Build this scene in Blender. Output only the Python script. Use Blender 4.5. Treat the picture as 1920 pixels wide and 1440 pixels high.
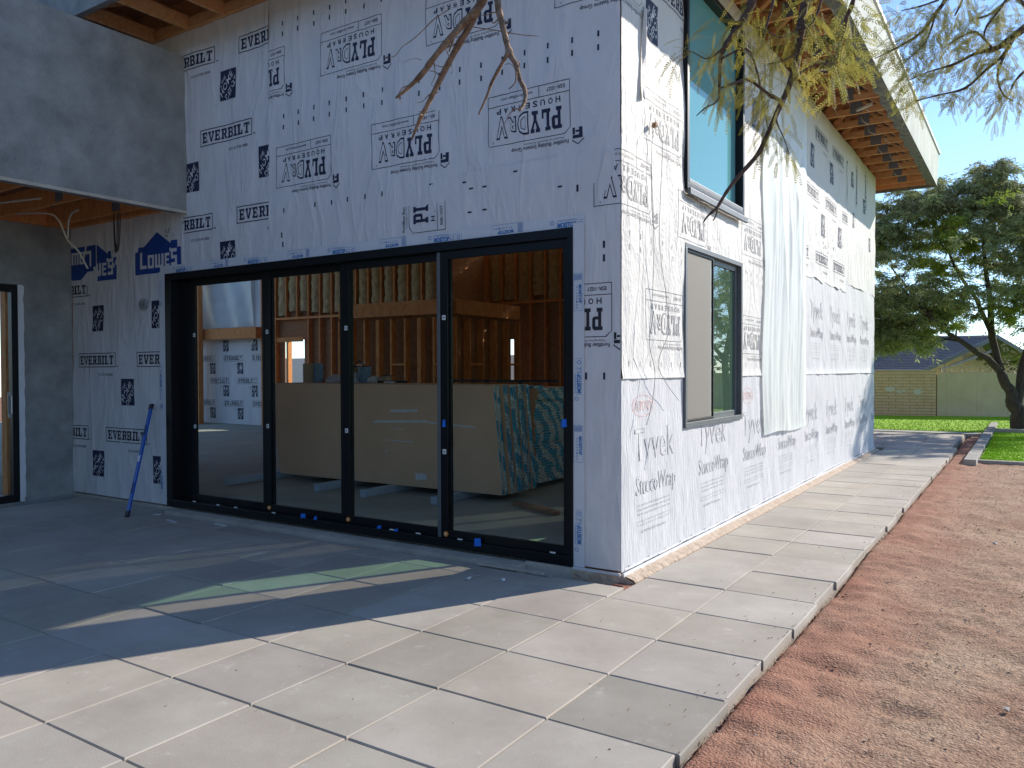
import bpy, bmesh, math, random
import numpy as np
from mathutils import Vector, Matrix, noise
random.seed(7); RNG=np.random.default_rng(7)
R=math.radians
scn=bpy.context.scene
for o in list(bpy.data.objects): bpy.data.objects.remove(o)
# ---------------------------------------------------------------- camera
CAM=np.array([2.5008,-5.2837,1.5342]); FPX=1486.07
_yaw,_pit,_rol=R(-33.156),R(-0.9857),R(-0.170)
def _basis():
    cy,sy=math.cos(_yaw),math.sin(_yaw)
    F=np.array([sy*math.cos(_pit),cy*math.cos(_pit),math.sin(_pit)])
    Rt=np.array([cy,-sy,0.]); U=np.cross(Rt,F); c,s=math.cos(_rol),math.sin(_rol)
    return c*Rt+s*U,-s*Rt+c*U,F
CR,CU,CF=_basis()
cam=bpy.data.cameras.new('camera'); co=bpy.data.objects.new('camera',cam); scn.collection.objects.link(co)
m=Matrix.Identity(4)
for i in range(3): m[i][0]=CR[i];m[i][1]=CU[i];m[i][2]=-CF[i];m[i][3]=CAM[i]
co.matrix_world=m; cam.sensor_width=36; cam.lens=36*FPX/1920; cam.clip_start=.05; cam.clip_end=2000
scn.camera=co
def near(px,py,d):                      # a point d metres in front of the lens
    return Vector(CAM+(CR*(px-960)/FPX+CU*(720-py)/FPX+CF)*d)
# ---------------------------------------------------------------- sky, sun, exposure
SUN_EL=R(27.0); SUN_AZ=math.atan2(.475,.88)
w=bpy.data.worlds.new('World'); scn.world=w; w.use_nodes=True
nt=w.node_tree; bg=nt.nodes['Background']; sky=nt.nodes.new('ShaderNodeTexSky'); sky.sky_type='NISHITA'
sky.sun_disc=False; sky.sun_elevation=SUN_EL; sky.sun_rotation=SUN_AZ; sky.altitude=400; sky.air_density=.78; sky.dust_density=0; sky.ozone_density=3.2
hs=nt.nodes.new('ShaderNodeHueSaturation'); hs.inputs['Saturation'].default_value=.98; nt.links.new(sky.outputs[0],hs.inputs['Color']); nt.links.new(hs.outputs[0],bg.inputs[0]); bg.inputs[1].default_value=.15
sun=bpy.data.lights.new('sun','SUN'); sun.energy=3.9; sun.angle=R(.5); sun.color=(1,.925,.82)
so=bpy.data.objects.new('sun',sun); scn.collection.objects.link(so)
sd=Vector((math.sin(SUN_AZ)*math.cos(SUN_EL),math.cos(SUN_AZ)*math.cos(SUN_EL),math.sin(SUN_EL)))
so.rotation_euler=sd.to_track_quat('Z','Y').to_euler(); so.location=(0,0,30)
scn.view_settings.view_transform='Standard'; scn.view_settings.look='None'; scn.view_settings.gamma=1
scn.view_settings.exposure=.87; scn.view_settings.use_curve_mapping=False
scn.cycles.transparent_max_bounces=16
# ---------------------------------------------------------------- materials
def mat(name,col,rough=.8,metal=0,var=.12,scale=6,col2=None,bump=0,bscale=40,stretch=(1,1,1),bstretch=None,spec=.3,coat=0,attr=None,fold=0):
    m=bpy.data.materials.new(name); m.use_nodes=True; t=m.node_tree; N=t.nodes; L=t.links
    b=N['Principled BSDF']; b.inputs['Roughness'].default_value=rough; b.inputs['Metallic'].default_value=metal
    b.inputs['Specular IOR Level'].default_value=spec; b.inputs['Coat Weight'].default_value=coat
    tc=N.new('ShaderNodeTexCoord'); mp=N.new('ShaderNodeMapping'); mp.inputs['Scale'].default_value=stretch
    L.new(tc.outputs['Object'],mp.inputs[0])
    n=N.new('ShaderNodeTexNoise'); n.inputs['Scale'].default_value=scale; n.inputs['Detail'].default_value=8; n.inputs['Roughness'].default_value=.65
    L.new(mp.outputs[0],n.inputs[0])
    r=N.new('ShaderNodeValToRGB'); r.color_ramp.elements[0].position=.32; r.color_ramp.elements[1].position=.68
    c2=col2 or tuple(c*(1+var) for c in col); c1=col if col2 else tuple(c*(1-var) for c in col)
    r.color_ramp.elements[0].color=(*c1,1); r.color_ramp.elements[1].color=(*c2,1)
    L.new(n.outputs[0],r.inputs[0]); out=r.outputs[0]
    if attr:
        a=N.new('ShaderNodeAttribute'); a.attribute_name=attr
        mx=N.new('ShaderNodeMix'); mx.data_type='RGBA'; mx.blend_type='MULTIPLY'; mx.inputs[0].default_value=1
        L.new(out,mx.inputs[6]); L.new(a.outputs[0],mx.inputs[7]); out=mx.outputs[2]
    L.new(out,b.inputs['Base Color'])
    if bump:
        mp2=N.new('ShaderNodeMapping'); mp2.inputs['Scale'].default_value=bstretch or stretch; L.new(tc.outputs['Object'],mp2.inputs[0])
        n2=N.new('ShaderNodeTexNoise'); n2.inputs['Scale'].default_value=bscale; n2.inputs['Detail'].default_value=6; L.new(mp2.outputs[0],n2.inputs[0])
        bp=N.new('ShaderNodeBump'); bp.inputs['Strength'].default_value=min(1,bump); bp.inputs['Distance'].default_value=.02*max(1,bump); L.new(n2.outputs[0],bp.inputs['Height']); L.new(bp.outputs[0],b.inputs['Normal'])
        if fold:                      # long pulled creases of the sheet
            mp3=N.new('ShaderNodeMapping'); mp3.inputs['Rotation'].default_value=(.5,.5,0); mp3.inputs['Scale'].default_value=(3.2,3.2,.8); L.new(tc.outputs['Object'],mp3.inputs[0])
            n3=N.new('ShaderNodeTexNoise'); n3.inputs['Scale'].default_value=1.1; n3.inputs['Detail'].default_value=3; n3.inputs['Distortion'].default_value=.6; L.new(mp3.outputs[0],n3.inputs[0])
            a3=N.new('ShaderNodeMath'); a3.operation='SUBTRACT'; a3.inputs[1].default_value=.5; L.new(n3.outputs[0],a3.inputs[0]); c3=N.new('ShaderNodeMath'); c3.operation='ABSOLUTE'; L.new(a3.outputs[0],c3.inputs[0])
            p3=N.new('ShaderNodeMath'); p3.operation='POWER'; p3.inputs[1].default_value=.6; L.new(c3.outputs[0],p3.inputs[0])
            b3=N.new('ShaderNodeBump'); b3.inputs['Strength'].default_value=1; b3.inputs['Distance'].default_value=-fold; L.new(p3.outputs[0],b3.inputs['Height']); L.new(b3.outputs[0],bp.inputs['Normal'])
    return m
def glassy(name,tint,gloss=.12,rough=0.0,diff=None,dfac=0,tl=0):
    m=bpy.data.materials.new(name); m.use_nodes=True; t=m.node_tree; N=t.nodes; L=t.links
    N.remove(N['Principled BSDF']); out=N['Material Output']
    tr=N.new('ShaderNodeBsdfTransparent'); tr.inputs[0].default_value=(*tint,1)
    gl=N.new('ShaderNodeBsdfGlossy'); gl.inputs['Roughness'].default_value=rough; gl.inputs[0].default_value=(.9,.95,.95,1)
    fr=N.new('ShaderNodeLayerWeight'); fr.inputs[0].default_value=.5; pw=N.new('ShaderNodeMath'); pw.operation='POWER'; pw.inputs[1].default_value=4.5; L.new(fr.outputs['Facing'],pw.inputs[0])
    ma=N.new('ShaderNodeMath'); ma.operation='MULTIPLY_ADD'; ma.inputs[1].default_value=.4; ma.inputs[2].default_value=gloss; ma.use_clamp=True
    L.new(pw.outputs[0],ma.inputs[0]); mx=N.new('ShaderNodeMixShader'); L.new(ma.outputs[0],mx.inputs[0]); 
    base=tr.outputs[0]
    if diff:
        d=N.new('ShaderNodeBsdfDiffuse'); d.inputs[0].default_value=(*diff,1); m2=N.new('ShaderNodeMixShader'); m2.inputs[0].default_value=dfac
        dso=d.outputs[0]
        if tl:
            te=N.new('ShaderNodeBsdfTranslucent'); te.inputs[0].default_value=(*diff,1); m3=N.new('ShaderNodeMixShader'); m3.inputs[0].default_value=tl; L.new(dso,m3.inputs[1]); L.new(te.outputs[0],m3.inputs[2]); dso=m3.outputs[0]
        L.new(tr.outputs[0],m2.inputs[1]); L.new(dso,m2.inputs[2]); base=m2.outputs[0]
    L.new(base,mx.inputs[1]); L.new(gl.outputs[0],mx.inputs[2]); L.new(mx.outputs[0],out.inputs[0])
    return m
M={}
M['wrap']=mat('house_wrap',(.69,.675,.68),.62,var=.04,scale=3,fold=.026,bump=.14,bscale=30,bstretch=(1,1,.35))
M['wrap_side']=mat('crinkled_house_wrap',(.60,.59,.57),.6,var=.03,scale=3,fold=.022,bump=.45,bscale=46,bstretch=(1,1.0,.45))
M['tyvek']=mat('fibrous_stucco_wrap',(.50,.505,.525),.6,col2=(.60,.60,.615),scale=30,stretch=(1,1,.14),bump=.45,bscale=60,bstretch=(1,1,.16))
M['tape']=mat('flashing_tape',(.66,.67,.70),.5,var=.04,scale=5,bump=.1)
M['ink']=mat('navy_ink',(.022,.028,.065),.6,var=.25,scale=30)
M['ink_black']=mat('black_ink',(.03,.03,.04),.6,var=.2,scale=30)
M['ink_gray']=mat('gray_ink',(.25,.25,.26),.6,var=.3,scale=40)
M['ink_pale']=mat('pale_gray_ink',(.38,.38,.40),.6,var=.3,scale=60)
M['ink_faint']=mat('faint_gray_ink',(.47,.47,.49),.6,var=.2,scale=60)
M['ink_red']=mat('pale_red_ink',(.70,.50,.48),.6,var=.2,scale=60)
M['ink_white']=mat('unprinted_white',(.69,.675,.68),.6,var=.03)
M['blue']=mat('logo_blue',(.016,.06,.28),.5,var=.1)
M['tapeblue']=mat('tape_blue_print',(.04,.20,.48),.5,var=.1)
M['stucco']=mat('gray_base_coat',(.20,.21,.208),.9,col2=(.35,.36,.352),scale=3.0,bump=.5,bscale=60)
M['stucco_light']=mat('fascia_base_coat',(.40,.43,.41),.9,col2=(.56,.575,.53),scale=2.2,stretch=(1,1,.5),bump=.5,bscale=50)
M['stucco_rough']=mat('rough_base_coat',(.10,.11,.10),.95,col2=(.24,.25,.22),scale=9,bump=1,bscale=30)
M['wood']=mat('framing_lumber',(.58,.20,.06),.8,col2=(.78,.36,.13),scale=5,stretch=(4,4,1.2),bump=.2,bscale=40)
M['wood_eave']=mat('truss_lumber',(.55,.27,.11),.8,col2=(.72,.42,.20),scale=5,stretch=(1.2,4,4),bump=.2,bscale=40)
M['osb']=mat('sheathing',(.30,.13,.06),.9,col2=(.45,.22,.11),scale=14,bump=.4)
M['plate']=mat('truss_plate',(.20,.22,.25),.55,.3,scale=40,bump=.3,bscale=120)
M['black']=mat('black_aluminium',(.006,.007,.009),.38,var=.1,spec=.3)
M['grayalu']=mat('bronze_gray_aluminium',(.13,.14,.15),.45,.2,var=.1)
M['alu']=mat('white_drip_edge',(.7,.72,.74),.4,.2,var=.05)
M['glass']=glassy('door_glass',(.93,.97,.95),.018)
M['greenglass']=glassy('green_window_glass',(.40,.72,.50),.16,diff=(.16,.28,.20),dfac=.30)
M['cyanglass']=glassy('film_covered_glass',(.5,.75,.75),.10,diff=(.24,.62,.66),dfac=.75,tl=.3)
M['screen']=glassy('insect_screen',(.95,.9,.8),.0,rough=.6,diff=(.42,.38,.33),dfac=.5)
M['plastic']=glassy('milky_plastic_sheet',(.93,.98,.96),.03,rough=.45,diff=(.90,.93,.90),dfac=.93,tl=.35)
M['fill_sheet']=glassy('fill_diffuser',(1,1,1),.0,rough=.5,diff=(.9,.88,.84),dfac=.97,tl=.85)  # scatters sun inward as added fill light
M['concrete']=mat('concrete_floor',(.30,.31,.26),.75,col2=(.44,.43,.34),scale=1.2,bump=.15,bscale=50)
M['found']=mat('foundation_concrete',(.36,.27,.20),.9,col2=(.54,.44,.35),scale=9,bump=.9,bscale=26)
M['slabedge']=mat('slab_edge_concrete',(.40,.36,.30),.9,col2=(.55,.50,.43),scale=4,bump=.3,bscale=50)
def paver_mat():
    m=mat('concrete_paver',(.325,.29,.248),.85,col2=(.445,.405,.352),scale=1.3,bump=.07,bscale=120,attr='tint')
    t=m.node_tree; N=t.nodes; L=t.links; b=N['Principled BSDF']; src=b.inputs['Base Color'].links[0].from_socket
    tc=N.new('ShaderNodeTexCoord'); v=N.new('ShaderNodeTexVoronoi'); v.inputs['Scale'].default_value=13; L.new(tc.outputs['Object'],v.inputs[0])
    n=N.new('ShaderNodeTexNoise'); n.inputs['Scale'].default_value=60; L.new(tc.outputs['Object'],n.inputs[0])
    r=N.new('ShaderNodeValToRGB'); r.color_ramp.elements[0].position=.028; r.color_ramp.elements[0].color=(.45,.42,.4,1); r.color_ramp.elements[1].position=.045; r.color_ramp.elements[1].color=(1,1,1,1)
    L.new(v.outputs['Distance'],r.inputs[0]); x=N.new('ShaderNodeMix'); x.data_type='RGBA'; x.blend_type='MULTIPLY'; x.inputs[0].default_value=.8
    L.new(src,x.inputs[6]); L.new(r.outputs[0],x.inputs[7])
    n2=N.new('ShaderNodeTexNoise'); n2.inputs['Scale'].default_value=5.5; n2.inputs['Detail'].default_value=12; n2.inputs['Roughness'].default_value=.8; L.new(tc.outputs['Object'],n2.inputs[0])
    r2=N.new('ShaderNodeValToRGB'); r2.color_ramp.elements[0].position=.57; r2.color_ramp.elements[0].color=(0,0,0,1); r2.color_ramp.elements[1].position=.78; r2.color_ramp.elements[1].color=(.75,.75,.75,1)
    L.new(n2.outputs[0],r2.inputs[0]); x2=N.new('ShaderNodeMix'); x2.data_type='RGBA'; L.new(r2.outputs[0],x2.inputs[0]); L.new(x.outputs[2],x2.inputs[6]); x2.inputs[7].default_value=(.62,.60,.56,1)
    L.new(x2.outputs[2],b.inputs['Base Color']); return m
M['paver']=paver_mat()
M['joint']=mat('joint_sand',(.30,.26,.215),.95,scale=20,bump=.5)
def dirt_mat():
    m=mat('red_dirt',(.285,.160,.105),.95,col2=(.41,.295,.205),scale=1.3,bump=.85,bscale=75)
    t=m.node_tree; N=t.nodes; L=t.links; b=N['Principled BSDF']; src=b.inputs['Base Color'].links[0].from_socket
    tc=N.new('ShaderNodeTexCoord'); n=N.new('ShaderNodeTexNoise'); n.inputs['Scale'].default_value=38; n.inputs['Detail'].default_value=8; L.new(tc.outputs['Object'],n.inputs[0])
    r=N.new('ShaderNodeValToRGB'); r.color_ramp.elements[0].position=.3; r.color_ramp.elements[0].color=(.55,.5,.48,1); r.color_ramp.elements[1].position=.7; r.color_ramp.elements[1].color=(1.25,1.22,1.2,1)
    L.new(n.outputs[0],r.inputs[0]); x=N.new('ShaderNodeMix'); x.data_type='RGBA'; x.blend_type='MULTIPLY'; x.inputs[0].default_value=1; L.new(src,x.inputs[6]); L.new(r.outputs[0],x.inputs[7])
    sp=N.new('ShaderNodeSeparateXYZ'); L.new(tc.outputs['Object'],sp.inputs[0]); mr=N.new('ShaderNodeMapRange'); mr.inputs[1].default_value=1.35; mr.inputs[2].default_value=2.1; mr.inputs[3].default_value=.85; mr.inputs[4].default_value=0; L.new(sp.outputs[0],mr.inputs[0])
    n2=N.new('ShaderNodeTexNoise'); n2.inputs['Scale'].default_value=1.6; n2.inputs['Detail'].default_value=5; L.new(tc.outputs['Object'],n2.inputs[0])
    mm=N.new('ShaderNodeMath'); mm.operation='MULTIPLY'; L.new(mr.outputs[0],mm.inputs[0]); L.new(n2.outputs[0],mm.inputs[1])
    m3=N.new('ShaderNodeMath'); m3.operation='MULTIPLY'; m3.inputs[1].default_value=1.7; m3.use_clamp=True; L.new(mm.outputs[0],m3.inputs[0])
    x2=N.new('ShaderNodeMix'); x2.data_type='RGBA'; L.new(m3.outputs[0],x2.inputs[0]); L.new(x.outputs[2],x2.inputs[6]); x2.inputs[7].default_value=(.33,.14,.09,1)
    L.new(x2.outputs[2],b.inputs['Base Color']); return m
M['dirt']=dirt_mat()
M['clod']=mat('dirt_clods',(.30,.165,.11),.95,col2=(.46,.32,.23),scale=9,bump=.6)
M['stone']=mat('pebbles',(.25,.22,.2),.9,col2=(.55,.5,.44),scale=7)
M['grass']=mat('lawn_turf',(.24,.44,.010),.9,col2=(.31,.53,.02),scale=9,bump=.3,bscale=160)
M['blade']=mat('grass_blades',(.27,.47,.012),.8,col2=(.36,.56,.03),scale=30)
M['curb']=mat('curb_concrete',(.32,.30,.27),.9,scale=6,bump=.3)
M['block']=mat('tan_block',(.60,.47,.33),.9,col2=(.68,.56,.42),scale=2.5,bump=.4,bscale=30)
M['brick']=mat('tan_slump_block',(.66,.44,.28),.9,col2=(.74,.55,.38),scale=4,bump=.4,bscale=30)
M['mortar']=mat('block_joint',(.22,.17,.12),.95)
M['shingle']=mat('gray_shingles',(.13,.135,.15),.9,col2=(.25,.255,.275),scale=5,stretch=(1,8,8),bump=.5,bscale=30)
M['bark']=mat('dark_bark',(.04,.03,.025),.95,col2=(.11,.085,.07),scale=9,stretch=(3,3,.6),bump=1,bscale=18)
M['bark_near']=mat('brown_branch_bark',(.12,.075,.05),.85,col2=(.36,.25,.17),scale=26,bump=1,bscale=60)
M['twig']=mat('dark_twig_bark',(.07,.045,.035),.85,col2=(.15,.10,.08),scale=20,bump=.5,bscale=80)
def leaf_mat(name,c1,c2,trans=.35,scale=1.2):
    m=mat(name,c1,.7,col2=c2,scale=scale,spec=.25); t=m.node_tree; N=t.nodes; L=t.links; b=N['Principled BSDF']
    tl=N.new('ShaderNodeBsdfTranslucent'); mx=N.new('ShaderNodeMixShader'); mx.inputs[0].default_value=trans
    L.new(b.inputs['Base Color'].links[0].from_socket,tl.inputs[0]); L.new(b.outputs[0],mx.inputs[1]); L.new(tl.outputs[0],mx.inputs[2]); L.new(mx.outputs[0],N['Material Output'].inputs[0]); return m
M['leaf_far']=leaf_mat('mesquite_leaves',(.27,.33,.14),(.42,.45,.19),.5,.9)
M['leaf_bright']=leaf_mat('fresh_leaves',(.22,.30,.03),(.34,.42,.06),.45)
M['leaf_dry']=leaf_mat('dry_leaves',(.24,.26,.13),(.36,.36,.18),.4)
M['leaf_near']=leaf_mat('feathery_leaves',(.20,.20,.035),(.46,.38,.09),.45,5)
M['leaf_olive']=leaf_mat('olive_leaves',(.13,.16,.06),(.22,.22,.08),.3)
M['leaf_silver']=leaf_mat('silvery_leaves',(.22,.23,.06),(.42,.38,.10),.45,4)
M['hedge_dark']=leaf_mat('dark_hedge_leaves',(.018,.032,.012),(.035,.06,.02),.2)  # kept near black to dim what the door glass mirrors
M['dark_ground']=mat('darkened_ground',(.03,.026,.02),.95,scale=20)
M['hedge']=leaf_mat('hedge_leaves',(.05,.10,.02),(.12,.2,.04),.3)
M['gyp']=mat('gypsum_back_paper',(.70,.45,.28),.85,var=.06,scale=2)
def endtape():
    m=mat('printed_end_tape',(.55,.60,.58),.6,var=.15,scale=20); t=m.node_tree; N=t.nodes; L=t.links; b=N['Principled BSDF']
    tc=N.new('ShaderNodeTexCoord'); g=N.new('ShaderNodeNewGeometry')
    wv=N.new('ShaderNodeTexWave'); wv.wave_type='BANDS'; wv.bands_direction='DIAGONAL'; wv.inputs['Scale'].default_value=2.1; wv.inputs['Distortion'].default_value=9; wv.inputs['Detail'].default_value=3; L.new(g.outputs['Position'],wv.inputs[0])
    r=N.new('ShaderNodeValToRGB'); r.color_ramp.elements[0].position=.45; r.color_ramp.elements[0].color=(.70,.86,.82,1); r.color_ramp.elements[1].position=.6; r.color_ramp.elements[1].color=(.07,.48,.70,1); L.new(wv.outputs[0],r.inputs[0])
    mp=N.new('ShaderNodeMapping'); mp.inputs['Scale'].default_value=(60,60,130); L.new(g.outputs['Position'],mp.inputs[0])
    n=N.new('ShaderNodeTexNoise'); n.inputs['Scale'].default_value=1; n.inputs['Detail'].default_value=1; L.new(mp.outputs[0],n.inputs[0])
    r2=N.new('ShaderNodeValToRGB'); r2.color_ramp.elements[0].position=.46; r2.color_ramp.elements[0].color=(.12,.16,.2,1); r2.color_ramp.elements[1].position=.52; r2.color_ramp.elements[1].color=(1,1,1,1); L.new(n.outputs[0],r2.inputs[0])
    x=N.new('ShaderNodeMix'); x.data_type='RGBA'; x.blend_type='MULTIPLY'; x.inputs[0].default_value=.9; L.new(r.outputs[0],x.inputs[6]); L.new(r2.outputs[0],x.inputs[7]); L.new(x.outputs[2],b.inputs['Base Color']); return m
M['endtape']=endtape()
M['foam']=mat('spray_foam',(.38,.27,.13),.95,col2=(.55,.42,.23),scale=8,bump=1,bscale=18)
M['paint']=mat('painted_lumber',(.42,.47,.52),.7,var=.08)
M['scrapwood']=mat('brown_board',(.30,.17,.09),.8,scale=6)
M['levelblue']=mat('blue_painted_metal',(.01,.09,.42),.4,var=.08)
M['white']=mat('white_plastic',(.75,.75,.75),.5,var=.04)
M['orange']=mat('orange_plastic',(.8,.28,.05),.5,var=.05)
M['bluetape']=mat('blue_masking_tape',(.02,.18,.75),.6,var=.05)
M['card']=mat('cardboard',(.42,.32,.2),.85,var=.1)
M['can']=mat('blue_gray_can',(.15,.25,.34),.5,var=.3,scale=14)
M['cable']=mat('white_cable',(.62,.58,.48),.6,var=.05)
M['darkcord']=mat('dark_cord',(.05,.04,.035),.7,var=.1)
M['graycord']=mat('gray_cord',(.20,.21,.21),.7,var=.1)
M['metal']=mat('galvanised_metal',(.4,.42,.43),.35,.8,var=.1)
M['bag']=mat('crumpled_plastic_bag',(.55,.55,.58),.5,var=.25,scale=12,bump=.8)
M['render']=mat('pale_render',(.66,.64,.60),.9,var=.04)
# ---------------------------------------------------------------- mesh helpers
class MB:
    def __init__(s): s.v=[];s.f=[];s.mi=[];s.ms=[]
    def mid(s,m):
        if m not in s.ms: s.ms.append(m)
        return s.ms.index(m)
    def add(s,vs,fs,m):
        k=len(s.v); i=s.mid(m); s.v+= [tuple(v) for v in vs]; s.f+=[tuple(a+k for a in f) for f in fs]; s.mi+=[i]*len(fs)
    def box(s,x0,x1,y0,y1,z0,z1,m,rot=None,org=None):
        vs=[Vector((x,y,z)) for x in(x0,x1) for y in(y0,y1) for z in(z0,z1)]
        if rot is not None: vs=[rot@(v-org)+org for v in vs]
        s.add(vs,[(0,1,3,2),(4,6,7,5),(0,4,5,1),(2,3,7,6),(0,2,6,4),(1,5,7,3)],m)
    def beam(s,a,b,w,h,m,up=Vector((0,0,1))):
        a=Vector(a);b=Vector(b);d=(b-a).normalized(); r=d.cross(up)
        if r.length<1e-4: r=d.cross(Vector((1,0,0)))
        r.normalize(); u=r.cross(d)
        vs=[p+r*sx*w/2+u*sy*h/2 for p in(a,b) for sx,sy in((-1,-1),(1,-1),(1,1),(-1,1))]
        s.add(vs,[(0,1,2,3),(7,6,5,4),(0,4,5,1),(1,5,6,2),(2,6,7,3),(3,7,4,0)],m)
    def tube(s,pts,rad,m,n=7,cap=True):
        pts=[Vector(p) for p in pts]; rs=rad if isinstance(rad,(list,tuple)) else [rad]*len(pts)
        vs=[];fs=[];pr=None
        for i,p in enumerate(pts):
            d=(pts[min(i+1,len(pts)-1)]-pts[max(i-1,0)]).normalized()
            if pr is None: r=d.cross(Vector((.3,.2,1))).normalized()
            else: r=(pr-d*pr.dot(d)).normalized()
            pr=r;u=d.cross(r)
            for k in range(n):
                a=2*math.pi*k/n; vs.append(p+(r*math.cos(a)+u*math.sin(a))*rs[i])
        for i in range(len(pts)-1):
            for k in range(n): fs.append((i*n+k,i*n+(k+1)%n,(i+1)*n+(k+1)%n,(i+1)*n+k))
        if cap: fs+= [tuple(range(n))[::-1],tuple((len(pts)-1)*n+k for k in range(n))]
        s.add(vs,fs,m)
    def disc(s,c,axis,r,t,m,n=16):
        c=Vector(c);axis=Vector(axis).normalized(); s.tube([c,c+axis*t],r,m,n)
    def build(s,name,parent=None,smooth=False,bevel=0):
        me=bpy.data.meshes.new(name); me.from_pydata([tuple(v) for v in s.v],[],s.f)
        for m in s.ms: me.materials.append(m)
        me.polygons.foreach_set('material_index',s.mi)
        me.validate(); me.update()
        if smooth: me.polygons.foreach_set('use_smooth',[True]*len(me.polygons))
        o=bpy.data.objects.new(name,me); scn.collection.objects.link(o)
        if parent: o.parent=parent
        if bevel:
            b=o.modifiers.new('bevel','BEVEL'); b.width=bevel; b.segments=2; b.limit_method='ANGLE'
        return o
def tag(o,label=None,cat=None,group=None,kind=None):
    if label:o['label']=label
    if cat:o['category']=cat
    if group:o['group']=group
    if kind:o['kind']=kind
    return o
def empty(name,loc,label,cat,group=None):
    o=bpy.data.objects.new(name,None); scn.collection.objects.link(o); o.location=loc; return tag(o,label,cat,group)
def fractal(x,y,z=0): return noise.noise(Vector((x,y,z)))
# ---------------------------------------------------------------- text as flat polygons
_tc={}
def text(body,size,bold=0.0):
    k=(body,round(bold,4))
    if k not in _tc:
        c=bpy.data.curves.new('t','FONT'); c.body=body; c.size=1; c.offset=bold; c.resolution_u=2; c.dimensions='2D'; c.fill_mode='BOTH'
        o=bpy.data.objects.new('t',c); scn.collection.objects.link(o); bpy.context.view_layer.update()
        me=bpy.data.meshes.new_from_object(o.evaluated_get(bpy.context.evaluated_depsgraph_get()))
        P=[[ (me.vertices[i].co.x,me.vertices[i].co.y) for i in p.vertices] for p in me.polygons]
        bpy.data.objects.remove(o); bpy.data.curves.remove(c); bpy.data.meshes.remove(me)
        xs=[q[0] for p in P for q in p] or [0]; x0=min(xs)
        _tc[k]=([[(a-x0,b) for a,b in p] for p in P],max(xs)-x0)
    P,wd=_tc[k]
    return [[(a*size,b*size) for a,b in p] for p in P],wd*size
def fit(body,x0,y0,wid,h,bold=0,cap=.73):
    P,wd=text(body,1,bold); sx=wid/wd; sy=h/cap
    return [[(x0+a*sx,y0+b*sy) for a,b in p] for p in P]
def rect(x0,y0,x1,y1): return [(x0,y0),(x1,y0),(x1,y1),(x0,y1)]
def frame(x0,y0,x1,y1,t): return [rect(x0,y0,x1,y0+t),rect(x0,y1-t,x1,y1),rect(x0,y0+t,x0+t,y1-t),rect(x1-t,y0+t,x1,y1-t)]
# slab letters in a unit cell 0..1 x 0..1, built from non-overlapping pieces
def slab(ch):
    t=.30; h=.17
    if ch=='I': return [rect(.18,0,.82,h),rect(.34,h,.66,1-h),rect(.18,1-h,.82,1)]
    if ch=='E': return [rect(.02,0,.92,h),rect(.14,h,.42,1-h),rect(.02,1-h,.92,1),rect(.42,.42,.66,.58),rect(.76,h,.92,.32),rect(.76,.68,.92,1-h),rect(.66,.36,.76,.64)]
    if ch=='L': return [rect(.02,0,.92,h),rect(.14,h,.44,1-h),rect(.02,1-h,.58,1),rect(.74,h,.92,.42)]
    if ch=='T': return [rect(.22,0,.78,h),rect(.36,h,.64,1-h),rect(.02,1-h,.98,1),rect(.02,.66,.16,1-h),rect(.84,.66,.98,1-h)]
    if ch=='P': return [rect(0,0,.55,h),rect(.12,h,.42,1-h),rect(0,1-h,.82,1),rect(.42,.38,.82,.52),[(.82,.38),(.98,.48),(.98,.9),(.82,1)],rect(.68,.52,.82,1-h)]
    if ch=='R': return [rect(0,0,.50,h),rect(.12,h,.40,1-h),rect(0,1-h,.80,1),rect(.40,.42,.80,.55),[(.80,.42),(.94,.52),(.94,.92),(.80,1)],rect(.66,.55,.80,1-h),[(.48,.42),(.70,0),(1.02,0),(1.02,.15),(.90,.15),(.76,.42)]]
    if ch=='B': return [rect(0,0,.80,h),rect(.12,h,.40,1-h),rect(0,1-h,.78,1),rect(.40,.44,.80,.58),[(.80,0),(.96,.09),(.96,.44),(.80,.52)],rect(.68,h,.80,.44),[(.78,.54),(.92,.62),(.92,.92),(.78,1)],rect(.66,.58,.78,1-h)]
    if ch=='V': return [[(.38,0),(.62,0),(.50,.32),(.44,.32)][::1],[(.38,0),(.44,.32),(.36,1-h),(.08,1-h)],[(.62,0),(.94,1-h),(.72,1-h),(.50,.32)],rect(0,1-h,.46,1),rect(.6,1-h,1,1)]
    if ch=='Y': return [rect(.2,0,.8,h),rect(.35,h,.65,.42),[(.35,.42),(.65,.42),(.54,.56),(.46,.56)],[(.35,.42),(.46,.56),(.34,1-h),(.06,1-h)],[(.65,.42),(.94,1-h),(.68,1-h),(.54,.56)],rect(0,1-h,.44,1),rect(.58,1-h,1,1)]
def slabword(wd,x0,y0,W_,H_):
    n=len(wd); cw=W_/(n-.06*1); out=[]
    adv=[.62 if c=='I' else 1 for c in wd]; tot=sum(adv); u=W_/tot; x=x0
    for c,a in zip(wd,adv):
        off=0 if a==1 else -.19
        out+=[[(x+(px+off)*u*.9+u*.03,y0+py*H_) for px,py in p] for p in slab(c)]
        x+=a*u
    return out
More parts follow.
